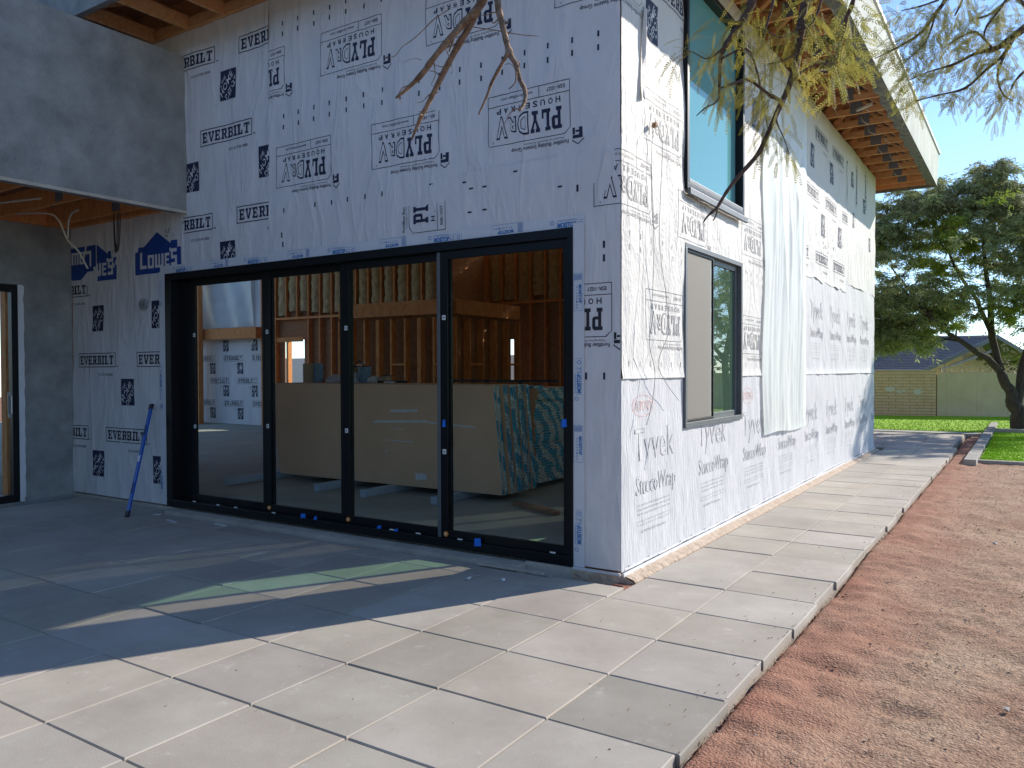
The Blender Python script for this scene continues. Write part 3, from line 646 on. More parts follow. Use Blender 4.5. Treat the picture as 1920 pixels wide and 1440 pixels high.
def side_sheets():
    g=M['ink_gray']; wt=M['wrap_side']; am=.026  # logo print paler than the navy: sun overexposure put into the ink
    hs=[W1,W2,W3]
    A=Sheet('s',.0,5.50,1.47,ZT,.006,am,11); A.lip=.012; A.mesh('house_wrap',M['wrap_side'],H,hs,step=.045)
    A.extra=lambda u,v:0
    def ply(S,u,v,**k): S.mark(m_ply(g,wt),u,v,rot=180,holes=hs,**k)
    for u,v in[(1.20,2.17),(.545,3.145),(1.17,3.72),(2.45,2.18),(1.82,3.05),(3.63,3.13),(3.60,2.10),(.35,4.68)]: ply(A,u,v)
    A.mark(m_everbilt(),.68,4.50,holes=hs,cl=(.46,9,1,6)); 
    for u,v in[(1.32,5.03),(2.50,4.99),(3.72,4.80),(4.93,4.75)]: A.mark(m_everbilt(),u,v-.20,holes=hs)
    A.mark(m_depot(),.42,4.10,holes=hs); A.mark(m_depot(),3.2,4.12,holes=hs); A.mark(m_depot(),4.6,4.35,holes=hs)
    for k in range(26):
        for z in(2.55,2.45): A.mark([(rect(-.004,-.022,.004,.022),g,0)],.12+k*.205,z,holes=hs)
        A.mark([(rect(-.004,-.022,.004,.022),g,0)],.12+k*.205,1.58,holes=hs)
    A.done()
    for (z0,z1,seed,us,off) in((.045,1.475,14,[.22,1.60,2.93,4.27,5.60,6.93,8.3,9.6,10.9],.002),):
        Ty=Sheet('s',.0,YE,z0,z1,off,am,seed).mesh('stucco_wrap',M['tyvek'],H,hs,step=.05)
        for u in us: Ty.mark([(q[0],M['ink_faint'] if q[1] is M['ink_pale'] and u>3.5 else q[1],q[2]) for q in m_tyvek() if not(u>3.5 and q[1] is M['ink_red'])],u,.22,holes=hs)
        Ty.mark([(rect(0,0,YE-.1,.018),M['ink_white'],0)],.05,.05)
        for k in range(34): Ty.mark([(rect(-.006,-.006,.006,.006),M['ink'],1)],.12+k*.33+random.uniform(-.05,.05),.075,lay=.002)
        Ty.done()
    B=Sheet('s',5.48,YE,1.47,2.98,.004,am,16); B.lip=.016; B.mesh('stucco_wrap',M['tyvek'],H,[],step=.05)
    for u in(5.9,7.15,8.45,9.7): B.mark([(q[0],M['ink_faint'] if q[1] is M['ink_pale'] else q[1],q[2]) for q in m_tyvek() if q[1] is not M['ink_red']],u,1.62)
    B.done()
    C=Sheet('s',5.48,8.45,2.78,ZT,.008,am*.8,17); C.lip=.006; C.mesh('house_wrap',M['wrap_side'],H,[],step=.05,ragged=.05)
    for u,v in[(6.14,4.71),(7.31,4.71),(5.56,3.86),(6.80,3.86),(8.03,3.86),(4.95,3.01),(6.18,3.01),(7.38,3.01)]: C.mark(m_everbilt(),u,v)
    for u,v in[(7.10,4.29),(5.86,4.28),(6.53,3.43),(7.72,3.42),(8.38,4.58)]: C.mark(m_depot(),u,v)
    for k in range(30):
        a,b=7.0+random.gauss(0,.35),3.33+random.gauss(0,.10); C.mark([(rect(-.02,-.008,.02,.008),g,0)],a,b,rot=random.uniform(-60,60))
    C.done()
    D=Sheet('s',8.40,YE,2.92,ZT,.0095,am,18).mesh('house_wrap',M['wrap_side'],H,[],step=.05,ragged=.03)
    for u,v,r in[(9.3,4.3,90),(10.2,4.4,90)]: D.mark(m_everbilt(),u,v,rot=r,scale=.8)
    for u,v in[(8.75,4.55),(8.9,3.9),(9.9,4.3),(10.5,3.7)]: D.mark(m_depot(),u,v,scale=.8)
    D.done('upper far wrap with vertical pulled folds')
side_sheets()
def drip():
    mb=MB()
    mb.box(.020,.034,-.02,YE,.018,.046,M['alu']); mb.box(.006,.030,-.02,YE,.008,.018,M['black'])
    mb.box(-.385,.006,-.034,-.020,.020,.048,M['alu'])
    mb.build('weep_screed',H)
drip()
# ---------------------------------------------------------------- sliding door
def door():
    B=M['black']; mb=MB(); y0,y1=-.030,.13
    mb.box(DX0,DX1,y0,y1,DZ1-.075,DZ1,B); mb.box(DX0,DX1,y0,y1,DZ0,DZ0+.075,B)
    mb.box(DX0,DX0+.10,y0,y1,DZ0+.075,DZ1-.075,B); mb.box(DX1-.05,DX1,y0,y1,DZ0+.075,DZ1-.075,B)
    D=mb.build('sliding_door',H,bevel=.004); D['label']='four panel black aluminium sliding door'
    xs=[(-5.42,-3.88,.085),(-4.00,-2.76,.055),(-2.87,-1.58,.025),(-1.70,-.435,-.005)]
    z0,z1=DZ0+.076,DZ1-.076
    for i,(a,b,y) in enumerate(xs):
        mb=MB(); l=.105 if i else .28; r=.105 if i<3 else .045; ya,yb=y,y+.028
        if i==0: mb.box(a,a+.28,ya,yb,z0,z1,B)
        else: mb.box(a,a+l,ya,yb,z0,z1,B); 
        mb.box(b-r,b,ya,yb,z0,z1,B)
        mb.box(a+l,b-r,ya,yb,z0,z0+.07,B); mb.box(a+l,b-r,ya,yb,z1-.07,z1,B)
        if i: mb.box(a-.004,a+.03,ya-.004,ya+.02,z0,z1-.005,M['grayalu'] if i==3 else B)
        mb.build('door_panel',D,bevel=.003)
        g=MB(); g.add([(a+l-.004,y+.013,z0+.066),(b-r+.004,y+.013,z0+.066),(b-r+.004,y+.013,z1-.066),(a+l-.004,y+.013,z1-.066)],[(0,1,2,3)],M['glass']); g.build('glass_pane',D)
        # small factory stickers and roller caps on the stile
        for zz in ((1.93,.93) if i==0 else (1.93,.98) if i<3 else (1.98,.85)):
            s=MB(); xx=(a+.262 if i==0 else a+.07); s.box(xx-.018,xx+.018,ya-.003,ya-.0005,zz-.02,zz+.02,M['white']); s.box(xx-.009,xx+.009,ya-.0042,ya-.0032,zz-.009,zz+.009,M['ink_gray']); s.build('sticker',D)
        if i:
            s=MB(); s.disc((a+.085,ya,z0+.035),(0,-1,0),.022,.008,M['orange']); s.disc((a+.085,ya-.0085,z0+.035),(0,-1,0),.009,.003,M['white']); s.build('corner_cap',D)
    for x,z,w_,h_ in[(-3.33,.145,.07,.05),(-3.16,.14,.045,.04),(-2.35,.14,.05,.035),(-2.15,.135,.04,.03),(-1.27,.13,.07,.075),(-1.63,1.09,.035,.07),(-.47,1.13,.05,.07)]:
        s=MB(); yy=-.0335 if z<.3 else -.011; s.add([(x-w_/2,yy,z-h_/2),(x+w_/2,yy-.001,z-h_/2+.008),(x+w_/2-.006,yy-.002,z+h_/2),(x-w_/2+.004,yy,z+h_/2-.01),(x-w_/2,yy+.0012,z-h_/2),(x+w_/2,yy+.0012,z-h_/2+.008),(x+w_/2-.006,yy+.0012,z+h_/2),(x-w_/2+.004,yy+.0012,z+h_/2-.01)],[(0,1,2,3),(7,6,5,4),(0,4,5,1),(1,5,6,2),(2,6,7,3),(3,7,4,0)],M['bluetape']); s.build('masking_tape',D)
    for x in(-5.02,-4.62,-4.33,-3.75,-2.2,-1.45,-.56,-1.9):
        s=MB(); s.box(x-.025,x+.025,-.034,-.0305,.128,.138,M['white']); s.build('packing_clip',D)
door()
# ---------------------------------------------------------------- side windows
def windows():
    def fr(nm,u0,u1,z0,z1,t,m,parent,x0,x1,name='window_frame',t2=None):
        mb=MB(); t2=t2 or t
        mb.box(x0,x1,u0,u1,z0,z0+t2,m); mb.box(x0,x1,u0,u1,z1-t2,z1,m); mb.box(x0,x1,u0,u0+t,z0+t2,z1-t2,m); mb.box(x0,x1,u1-t,u1,z0+t2,z1-t2,m)
        return mb.build(nm,parent,bevel=.003)
    u0,u1,z0,z1=W2
    w2=fr('window',u0,u1,z0,z1,.045,M['grayalu'],H,-.09,.03); w2['label']='lower sliding window half open with a pale screen'
    fr('screen_frame',u0+.046,2.0,z0+.046,z1-.046,.022,M['black'],w2,-.005,.012)
    g=MB(); g.add([(-.001,u0+.07,z0+.07),(-.001,1.98,z0+.07),(-.001,1.98,z1-.07),(-.001,u0+.07,z1-.07)],[(0,1,2,3)],M['screen']); g.build('insect_screen',w2)
    fr('sash',1.95,u1-.046,z0+.046,z1-.046,.05,M['grayalu'],w2,-.045,-.016)
    g=MB(); g.add([(-.031,2.0,z0+.096),(-.031,u1-.096,z0+.096),(-.031,u1-.096,z1-.096),(-.031,2.0,z1-.096)],[(0,1,2,3)],M['greenglass']); g.build('glass_pane',w2)
    u0,u1,z0,z1=W1
    w1=fr('window',u0,u1,z0,z1,.05,M['black'],H,-.09,.045); w1['label']='upper fixed window with turquoise film over the glass'
    mb=MB(); mb.box(.046,.075,u0-.005,u1+.02,z0-.055,z0+.0,M['grayalu']); mb.box(-.08,.045,u0+.05,u1-.05,z0+.051,z0+.09,M['grayalu']); mb.build('window_sill',w1,bevel=.004)
    g=MB(); g.add([(-.037,u0+.049,z0+.049),(-.037,u1-.049,z0+.049),(-.037,u1-.049,z1-.049),(-.037,u0+.049,z1-.049)],[(0,1,2,3)],M['cyanglass']); g.build('glass_pane',w1)
    u0,u1,z0,z1=W3
    w3=fr('window',u0,u1,z0,z1,.05,M['grayalu'],H,-.12,-.03); w3['label']='tall window hidden behind milky plastic sheeting'
    mb=MB(); mb.box(-.10,-.05,u0+.05,u1-.05,2.9,2.97,M['grayalu']); mb.box(-.10,-.05,4.55,4.62,z0+.05,z1-.05,M['grayalu']); mb.build('mullion',w3)
    g=MB(); g.add([(-.075,u0+.05,z0+.05),(-.075,u1-.05,z0+.05),(-.075,u1-.05,z1-.05),(-.075,u0+.05,z1-.05)],[(0,1,2,3)],M['glass']); g.build('glass_pane',w3)
    # plastic sheet hung over it, with folds
    V=[];F=[];nu,nv=70,90
    for j in range(nv+1):
        for i in range(nu+1):
            s=i/nu;v=.80+(5.12-.80)*j/nv; u=3.60+1.98*s + (.05*math.sin(v*3)*(1-s) if s<.5 else .0)
            gth=max(0,1-abs(v-1.15)/.5)
            f=(1-abs(noise.noise(Vector((s*5.5+.25*v,v*.28,2)))))**3; f2=(1-abs(noise.noise(Vector((s*13-.5*v,v*.45,7)))))**5
            edge=min(1,min(s,1-s)*9)
            x=.030+edge*(.018*f+.010*f2+.02*noise.noise(Vector((s*2.2,v*.8,4)))+.018*abs(noise.noise(Vector((s*5-v*1.5,v*.7,9)))))
            vb=v+(.02*math.sin(s*7) if j==0 else 0)
            V.append((max(.027,x),u,vb))
    for j in range(nv):
        for i in range(nu): a=j*(nu+1)+i; F.append((a,a+1,a+nu+2,a+nu+1))
    mb=MB(); mb.add(V,F,M['plastic']); o=mb.build('plastic_sheet',None,smooth=True); tag(o,'milky translucent plastic sheet hanging in folds over the tall side window','plastic sheet')
windows()
# torn corner strip hanging by the corner on the sunny side
mb=MB(); V=[];F=[]
for j in range(40):
    v=4.28-j*.0175
    for i in range(5):
        s=i/4; V.append((.026+.016*math.sin(s*3.14)+.008*math.sin(v*9+s*4),.34+.02*math.sin(v*3)+s*(.05+.015*math.sin(v*7)),v))
for j in range(39):
    for i in range(4): a=j*5+i; F.append((a,a+1,a+6,a+5))
mb.add(V,F,M['wrap_side']); mb.build('loose_wrap_flap',H,smooth=True)
# ---------------------------------------------------------------- roof
def roof():
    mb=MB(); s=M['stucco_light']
    # outer faces of the fascia, with a chamfer-thin drip line on top
    V=[(.95,-1.02,5.13),(.95,12.32,5.13),(1.0,12.36,5.74),(1.0,-1.06,5.74)]
    def wedge(a0,a1,b0,b1): return
    # side fascia as a prism along y
    P=[(.80,5.16),(.955,5.125),(.985,5.73),(.80,5.73)]
    def prism(y0,y1,m,Pp,ax='y'):
        vs=[(x,y0,z) for x,z in Pp]+[(x,y1,z) for x,z in Pp] if ax=='y' else [(y0,-x-.0,z) for x,z in Pp]+[(y1,-x,z) for x,z in Pp]
        n=len(Pp); mb.add(vs,[tuple(range(n))[::-1],tuple(range(n,2*n))]+[(i,(i+1)%n,n+(i+1)%n,n+i) for i in range(n)],m)
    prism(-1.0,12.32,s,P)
    rf=mb.build('roof',H); rf['label']='flat roof with gray plastered fascia and open soffit'
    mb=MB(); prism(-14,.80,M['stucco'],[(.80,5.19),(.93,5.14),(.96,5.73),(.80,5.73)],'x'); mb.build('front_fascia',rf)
    mb=MB(); mb.box(.94,1.01,-1.02,12.37,5.731,5.775,M['alu']); mb.box(-14,.94,-1.0,-.90,5.731,5.775,M['alu']); mb.build('drip_edge',rf)
    mb=MB(); mb.box(-14,.84,-.80,12.2,5.66,5.70,M['osb']); mb.build('roof_sheathing',rf)
    # ragged strip of base coat under the fascia
    V=[];F=[];n=340
    for i in range(n+1):
        y=-1.0+13.3*i/n; e=.80-.03*abs(fractal(y*1.3,0,2))-.02*fractal(y*6,0,4)+.018*math.sin(y*2*math.pi/.61)
        V+=[(e,y,5.152),(.956,y,5.121)]
        if i: F.append((2*i-2,2*i-1,2*i+1,2*i))
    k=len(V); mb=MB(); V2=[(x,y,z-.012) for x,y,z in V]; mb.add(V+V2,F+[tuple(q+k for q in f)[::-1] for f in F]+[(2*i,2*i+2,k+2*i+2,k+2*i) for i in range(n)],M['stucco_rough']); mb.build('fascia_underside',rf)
    # far end board
    mb=MB(); mb.box(-.3,.80,12.20,12.24,5.15,5.72,M['wood_eave']); mb.box(-.3,.93,12.245,12.32,5.10,5.73,M['stucco_rough']); mb.build('gable_board',rf)
    # trusses along the sunny side
    wd=M['wood_eave']; y=-.6+.0; k=0
    yy=[3.85+.62*i for i in range(-7,14)]
    for i,y in enumerate(yy):
        if y>12.1: continue
        mb=MB(); x0,x1=-.45,.80; w2=.019*2
        mb.box(x0,x1,y-w2/2,y+w2/2,5.18,5.268,wd); mb.box(x0,x1,y-w2/2,y+w2/2,5.56,5.648,wd)
        mb.beam((-.02,y,5.268),(.36,y,5.56),.036,.085,wd,Vector((0,1,0))); mb.beam((.36,y,5.56),(.72,y,5.268),.036,.085,wd,Vector((0,1,0)))
        mb.box(.015,.10,y-w2/2,y+w2/2,5.268,5.56,wd)
        xc=.30+.02*random.random()
        mb.box(xc,xc+.16,y-w2/2-.0025,y-w2/2-.0003,5.185,5.35,M['plate'])
        mb.box(.34+.0,.50,y-w2/2-.0025,y-w2/2-.0003,5.50,5.64,M['plate'])
        t=mb.build('roof_truss',rf)
    # solid blocking between the trusses deep inside so light does not leak through
    mb=MB(); mb.box(-.52,-.46,-.8,12.2,5.181,5.655,M['osb']); mb.box(.803,.812,-.8,12.2,5.2,5.655,M['osb']); mb.build('blocking',rf)
    # lookouts over the facade
    for i in range(22):
        x=-13+.61*i
        if x>.6: break
        mb=MB(); mb.box(x-.019,x+.019,-.80,.30,5.19,5.33,wd); 
        mb.beam((x,-.70,5.33),(x,-.15,5.60),.036,.085,wd,Vector((1,0,0))); mb.box(x-.018,x+.018,-.8,.3,5.57,5.655,wd)
        mb.build('lookout',rf)
    mb=MB(); mb.box(-14,-.53,.165,.20,5.05,5.655,wd); mb.box(-14,.0,-.04,.0,5.185,5.30,wd); mb.build('rim_board',rf)
    mb=MB(); mb.box(-14,-.53,.21,12.19,5.30,5.33,M['wood']); mb.build('ceiling_deck',rf)
roof()
# ---------------------------------------------------------------- covered patio at the left
def patio():
    s=M['stucco']
    V=[];F=[]
    mb=MB(); y0,y1=-4.4,-.006; z0,z1=3.265,4.92; n=70;mz=26
    for j in range(mz+1):
        for i in range(n+1):
            y=y0+(y1-y0)*i/n;z=z0+(z1-z0)*j/mz; V.append((-5.135+.006*fractal(y*1.7,z*1.7,3),y,z))
    for j in range(mz):
        for i in range(n): a=j*(n+1)+i; F.append((a,a+1,a+n+2,a+n+1))
    mb.add(V,F,s); mb.box(-5.36,-5.145,y0,y1,z0,z1,s); mb.box(-5.145,-5.128,y0,y1,z0-.03,z0+.001,M['slabedge'])
    cv=mb.build('patio_cover',H); cv['label']='gray plastered parapet of the covered patio'
    mb=MB(); mb.box(-7.70,-5.361,-4.4,-.01,3.56,3.60,M['osb']); mb.build('patio_deck',cv)
    y=-.32
    for i in range(8):
        mb=MB(); mb.box(-7.55,-5.362,y-.02,y+.02,3.28,3.50,M['wood']) 
        mb.box(-6.0,-5.85,y-.0225,y-.0203,3.30,3.45,M['plate']); mb.build('patio_joist',cv); y-=.61
    mb=MB(); mb.box(-7.475,-5.362,-.075,-.012,3.30,3.50,M['wood']); mb.box(-7.475,-7.40,-4.4,-.08,3.29,3.52,M['wood']); mb.build('ledger',cv)
    # wall with the glazed door
    D0,D1,DZ=-1.75,-.60,2.56; x0,x1=-7.70,-7.485
    mb=MB()
    def face(y0,y1,z0,z1):
        n=max(1,int((y1-y0)/.05)); mz=max(1,int((z1-z0)/.05)); V=[];F=[]
        for j in range(mz+1):
            for i in range(n+1):
                y=y0+(y1-y0)*i/n;z=z0+(z1-z0)*j/mz; V.append((-7.478+.007*fractal(y*2,z*2,7),y,z))
        for j in range(mz):
            for i in range(n): a=j*(n+1)+i; F.append((a,a+1,a+n+2,a+n+1))
        mb.add(V,F,s)
    face(D1,-.01,.0,3.30); face(D0,D1,DZ,3.30); face(-4.4,D0,0,3.30)
    mb.box(x0,x1,D1,-.01,-.1,3.6,s); mb.box(x0,x1,D0,D1,DZ,3.6,s); mb.box(x0,x1,-4.4,D0,-.1,3.6,s)
    mb.build('patio_wall',H)
    mb=MB(); B=M['black']; t=.07
    mb.box(-7.56,-7.47,D1-.115,D1-.045,.0,DZ-.01,B); mb.box(-7.56,-7.47,D0,D0+t,.0,DZ-.01,B); mb.box(-7.56,-7.47,D0+t,D1-.115,DZ-.09,DZ-.01,B); mb.box(-7.56,-7.47,D0+t,D1-.115,.0,.09,B)
    pd=mb.build('patio_door',H,bevel=.003); pd['label']='narrow black framed glass door at the far left under the patio roof'
    g=MB(); g.add([(-7.517,D0+t,.09),(-7.517,D1-.115,.09),(-7.517,D1-.115,DZ-.09),(-7.517,D0+t,DZ-.09)],[(0,1,2,3)],M['glass']); g.build('glass_pane',pd)
    g=MB(); g.tube([(-7.47,D1-.15,1.05),(-7.42,D1-.15,1.05),(-7.42,D1-.15,1.25),(-7.47,D1-.15,1.25)],.010,M['metal']); g.box(-7.47,-7.462,D1-.17,D1-.13,1.0,1.3,M['metal']); g.build('door_handle',pd)
    V=[];F=[];n=60                        # torn white foam bead down the jamb
    mb=MB()
    for i in range(n+1):
        z=.05+2.5*i/n; r=.018+.012*fractal(z*9,1,1); V+=[(-7.466,D1-.045,z),(-7.466+.02*abs(fractal(z*6,2,2)),D1+r,z)]
        if i: F.append((2*i-2,2*i-1,2*i+1,2*i))
    mb.add(V,F,M['tape']); mb.box(-7.475,-7.468,D1-.045,D1+.004,.0,2.56,M['tape']); mb.build('jamb_flashing',pd)
    # behind that door: a timber post, a rail, bright yard
    mb=MB(); mb.box(-8.25,-8.12,-.49,-.37,.0,3.5,M['wood']); mb.build('door_post',H)
    mb=MB(); mb.box(-9.6,-9.4,.25,2.35,.05,3.4,M['osb']); mb.build('hall_wall',H)
patio()
def cables():
    grp='cables hanging from the patio ceiling'
    def c(pts,r,m,label,name='cable',group=grp,cat='cable'):
        mb=MB(); 
        P=[Vector(p) for p in pts]; out=[]
        for i in range(len(P)-1):
            a=P[max(i-1,0)];b=P[i];d=P[i+1];e=P[min(i+2,len(P)-1)]
            for k in range(6):
                t=k/6; out.append(.5*((2*b)+(d-a)*t+(2*a-5*b+4*d-e)*t*t+(3*b-a-3*d+e)*t**3))
        out.append(P[-1]); mb.tube(out,r,m,6); return tag(mb.build(name,None,smooth=True),label,cat,group)
    c([(-7.2,-.9,3.31),(-6.7,-.72,3.30),(-6.6,-.62,3.24),(-6.62,-.5,3.02),(-6.55,-.42,2.9),(-6.58,-.30,2.72)],.011,M['cable'],'white cable drooping down in front of the patio facade wrap')
    c([(-6.62,-.5,3.05),(-6.5,-.55,3.22),(-6.3,-.62,3.27),(-6.1,-.66,3.275)],.010,M['cable'],'short white cable branch running along the ceiling beside the drooping cable')
    c([(-6.6,-1.35,3.27),(-6.2,-1.30,3.265),(-5.75,-1.22,3.26)],.011,M['cable'],'straight white cable length fixed under the patio joists')
    c([(-6.9,-1.75,3.27),(-6.5,-1.78,3.25),(-6.3,-1.72,3.26)],.010,M['cable'],'white cable stub at the far left of the patio ceiling')
    pts=[]
    for k in range(3):
        for i in range(13):
            a=math.pi*i/12; r=.035+.012*k; pts.append((-5.80+math.cos(a)*r*(1 if k%2==0 else -1),-.42+.01*k,3.24-.42*math.sin(a)*1.0*(1-.03*k)))
    c(pts,.005,M['darkcord'],'dark cord looped into a long coil hanging near the parapet',cat='cord',name='coiled_cord')
    # cable ends between the trusses on the sunny side
    for i,y in enumerate([3.85+.62*k for k in range(-1,13)]):
        x=.42+.1*math.sin(i*2.3); yy=y-.20
        c([(x,yy+.1,5.30),(x+.01,yy+.02,5.24),(x+.05,yy-.02,5.17),(x+.10+.03*math.sin(i),yy-.03,5.12)],.007,M['cable'],'short white cable end hanging between the eave trusses','cable_end','cable ends under the side eave')
    mb=MB(); mb.beam((.44,6.75,5.17),(.66,6.62,5.19),.03,.03,M['cable']); tag(mb.build('wood_lath',None),'pale loose lath lying across the eave trusses','lath')
    c([(.30,4.9,5.17),(.33,4.75,5.12),(.45,4.72,5.11),(.62,4.78,5.13),(.70,4.85,5.14)],.010,M['cable'],'bent white cable loop under the side eave','cable',None)
    # gray cords running down the sunny wall by the corner
    c([(.06,.521,3.44),(.075,.40,3.30),(.07,.40,2.9),(.075,.43,2.5),(.075,.40,2.1),(.08,.33,1.75),(.075,.45,1.52),(.085,.38,1.3),(.08,.28,1.12)],.0022,M['graycord'],'thin gray cord falling from the wall stub, its lower end bending left',group='gray cords on the sunny wall',cat='cord',name='wall_cord')
    c([(.06,.521,3.44),(.075,.60,3.32),(.07,.57,2.9),(.075,.545,2.5),(.075,.68,2.1),(.08,.72,1.85),(.075,.52,1.6),(.085,.62,1.45),(.08,.94,1.28)],.0022,M['graycord'],'thin gray cord falling from the wall stub, its lower end bending right',group='gray cords on the sunny wall',cat='cord',name='wall_cord')
    mb=MB(); mb.disc((.03,.521,3.44),(1,0,0),.022,.03,M['scrapwood'],8); mb.build('cord_stub',H)
    mb=MB(); mb.disc((-5.918,-.022,2.295),(0,-1,0),.062,.03,M['metal']); mb.disc((-5.918,-.0525,2.295),(0,-1,0),.043,.004,M['ink_gray']); mb.build('junction_box',H)
cables()
# ---------------------------------------------------------------- interior
def interior():
    wd=M['wood']
    # box shaped stud partition
    def studs(name,a,b,z0,z1,step=.40,plate=True,dbl=(),back=None):
        a=Vector(a);b=Vector(b);L=(b-a).length;d=(b-a)/L; nrm=Vector((d.y,-d.x,0))
        mb=MB(); up=Vector((0,0,1))
        for zz in((z1-.038,z1),(z1-.077,z1-.0385)): mb.beam(a+up*(zz[0]+zz[1])/2,b+up*(zz[0]+zz[1])/2,.14,zz[1]-zz[0],wd)
        mb.beam(a+up*(z1-.170),b+up*(z1-.170),.135,.186,wd)
        P=mb.build(name,H)
        q_=MB(); q_.beam(a+up*(z0+.019),b+up*(z0+.019),.14,.038,wd); q_.build('bottom_plate',P)
        n=int(L/step)
        for i in range(n+1):
            p=a+d*(L*i/n); wj=random.uniform(.036,.042)
            s=MB(); s.beam(p+up*(z0+.04),p+up*(z1-.32),.135,wj*(2 if i in dbl else 1),wd,up=d); s.build('stud',P)
            if back and i<n and i%3==1:
                s=MB(); q=p+d*(L/n/2); s.beam(q+up*(z0+1.6)-d*(L/n/2-.025),q+up*(z0+1.6)+d*(L/n/2-.025),.135,.04,wd); s.build('blocking',P)
        if back:
            s=MB(); q=-nrm*.16; s.beam(a+q+up*(z0+z1)/2,b+q+up*(z0+z1)/2,.012,z1-z0-.05,back); s.build('sheathing_panel',P)
        return P
    studs('stud_partition',(-8.9,6.0,0),(-6.18,6.0,0),.05,2.82,.33,dbl=(3,6),back=M['osb'])
    studs('stud_partition',(-6.18,6.08,0),(-6.18,8.2,0),.05,2.82,.36,back=M['osb'])
    # rear walls with foam between studs
    def foamwall(name,x0,x1,y,z0,z1,zsplit,opening=None):
        mb=MB(); 
        if opening:
            oa,ob,oz0,oz1=opening
            for bx in((x0,oa,z0,z1),(ob,x1,z0,z1),(oa,ob,z0,oz0),(oa,ob,oz1,z1)): mb.box(bx[0],bx[1],y+.13,y+.15,bx[2],bx[3],M['osb'])
        else: mb.box(x0,x1,y+.13,y+.15,z0,z1,M['osb'])
        mb.box(x0,x1,y,y+.125,zsplit-.06,zsplit,wd)
        P=mb.build(name,H); x=x0; st=.42
        while x<x1-.1:
            s=MB()
            s.box(x-.02,x+.02,y-.0,y+.128,zsplit+.002,z1,wd)
            if not(opening and opening[0]-.05<x<opening[1]+.05): s.box(x-.02,x+.02,y,y+.128,z0,zsplit-.062,wd)
            s.build('stud',P)
            V=[];F=[];nu,nv=8,46; za=zsplit+.004+.15*random.random()
            for j in range(nv+1):
                for i in range(nu+1):
                    u=i/nu; V.append((x+.022+(st-.044)*u,y+.115-.10*math.sin(math.pi*u)**.6+.03*fractal(x+u*3,j*.25,y),za+(z1-za)*j/nv))
            for j in range(nv):
                for i in range(nu): a=j*(nu+1)+i; F.append((a,a+1,a+nu+2,a+nu+1))
            s=MB(); s.add(V,F,M['foam']); s.build('foam_fill',P,smooth=True)
            x+=st
        return P
    foamwall('rear_wall',-14.8,-8.95,9.0,.05,4.6,2.95,(-14.15,-13.40,1.0,2.36))
    foamwall('rear_wall',-9.3,-.25,11.0,.05,4.5,3.22,(-8.55,-8.05,1.3,2.3))
    for xa,xb,yy,za in((-14.8,-8.95,9.06,4.6),(-9.3,-.25,11.06,4.5)):
        g=MB(); g.add([(xa,yy,za),(xb,yy,za),(xb,yy,5.28),(xa,yy,5.28)],[(0,1,2,3)],M['fill_sheet']); g.build('fill_light_sheet',H)  # added unseen sheets: sun glowing through them brightens the rooms
    mb=MB(); mb.box(-13.95,-13.88,9.0,9.13,.06,2.4,M['wood']); mb.box(-14.3,-13.3,8.99,9.0,2.30,2.42,wd); mb.build('window_rough_frame',H)
    mb=MB(); mb.box(-9.0,-8.95,9.2,11,.05,4.4,M['osb']); mb.build('inner_wall',H)
    # timber posts seen through the left panel
    mb=MB(); mb.box(-17.5,-16.98,8.5,8.65,.05,5.1,M['wood']); mb.build('timber_post',H)
    mb=MB(); mb.box(-18.5,-14.8,8.7,8.9,2.42,2.72,M['wood']); mb.build('timber_header',H)
    # wrapped wall of the far wing
    Sx=Sheet('f',-21,-14.9,.06,5.0,.0,.02,31)
    Sx.off=-9.0; S2=Sx.mesh('wing_wall',M['wrap'],H,[],step=.12)
    for j in range(4):
        for i in range(5):
            S2.mark(m_everbilt(),-20.2+i*1.22+(.6 if j%2 else 0),.55+j*.63); S2.mark(m_depot(),-19.6+i*1.22+(.6 if j%2 else 0),.2+j*.63)
    S2.done()
    mb=MB(); mb.box(-21,-14.9,9.03,9.15,.0,5.0,M['osb']); mb.build('wing_wall_core',H)
    mb=MB(); mb.box(-14.9,-14.82,8.95,9.6,.05,5.2,wd); mb.build('corner_post',H)
    V=[];F=[]
    for j in range(21):
        for i in range(31):
            V.append((-18.2+3.0*i/30,8.93+.05*math.sin(i*.7+j*.2)+.03*fractal(i*.4,j*.4,1),2.75+1.7*j/20))
    for j in range(20):
        for i in range(30): a=j*31+i; F.append((a,a+1,a+32,a+31))
    mb=MB(); mb.add(V,F,M['plastic']); tag(mb.build('plastic_sheet',None,smooth=True),'plastic sheet hung in the opening behind the leftmost glass panel','plastic sheet')
    # sunlit pale block wall beyond the rear openings
    mb=MB(); mb.box(-26,-8.5,19,19.2,0,2.1,M['render']); tag(mb.build('garden_wall'),'pale rendered garden wall glimpsed through the openings at the back of the rooms','wall')
interior()
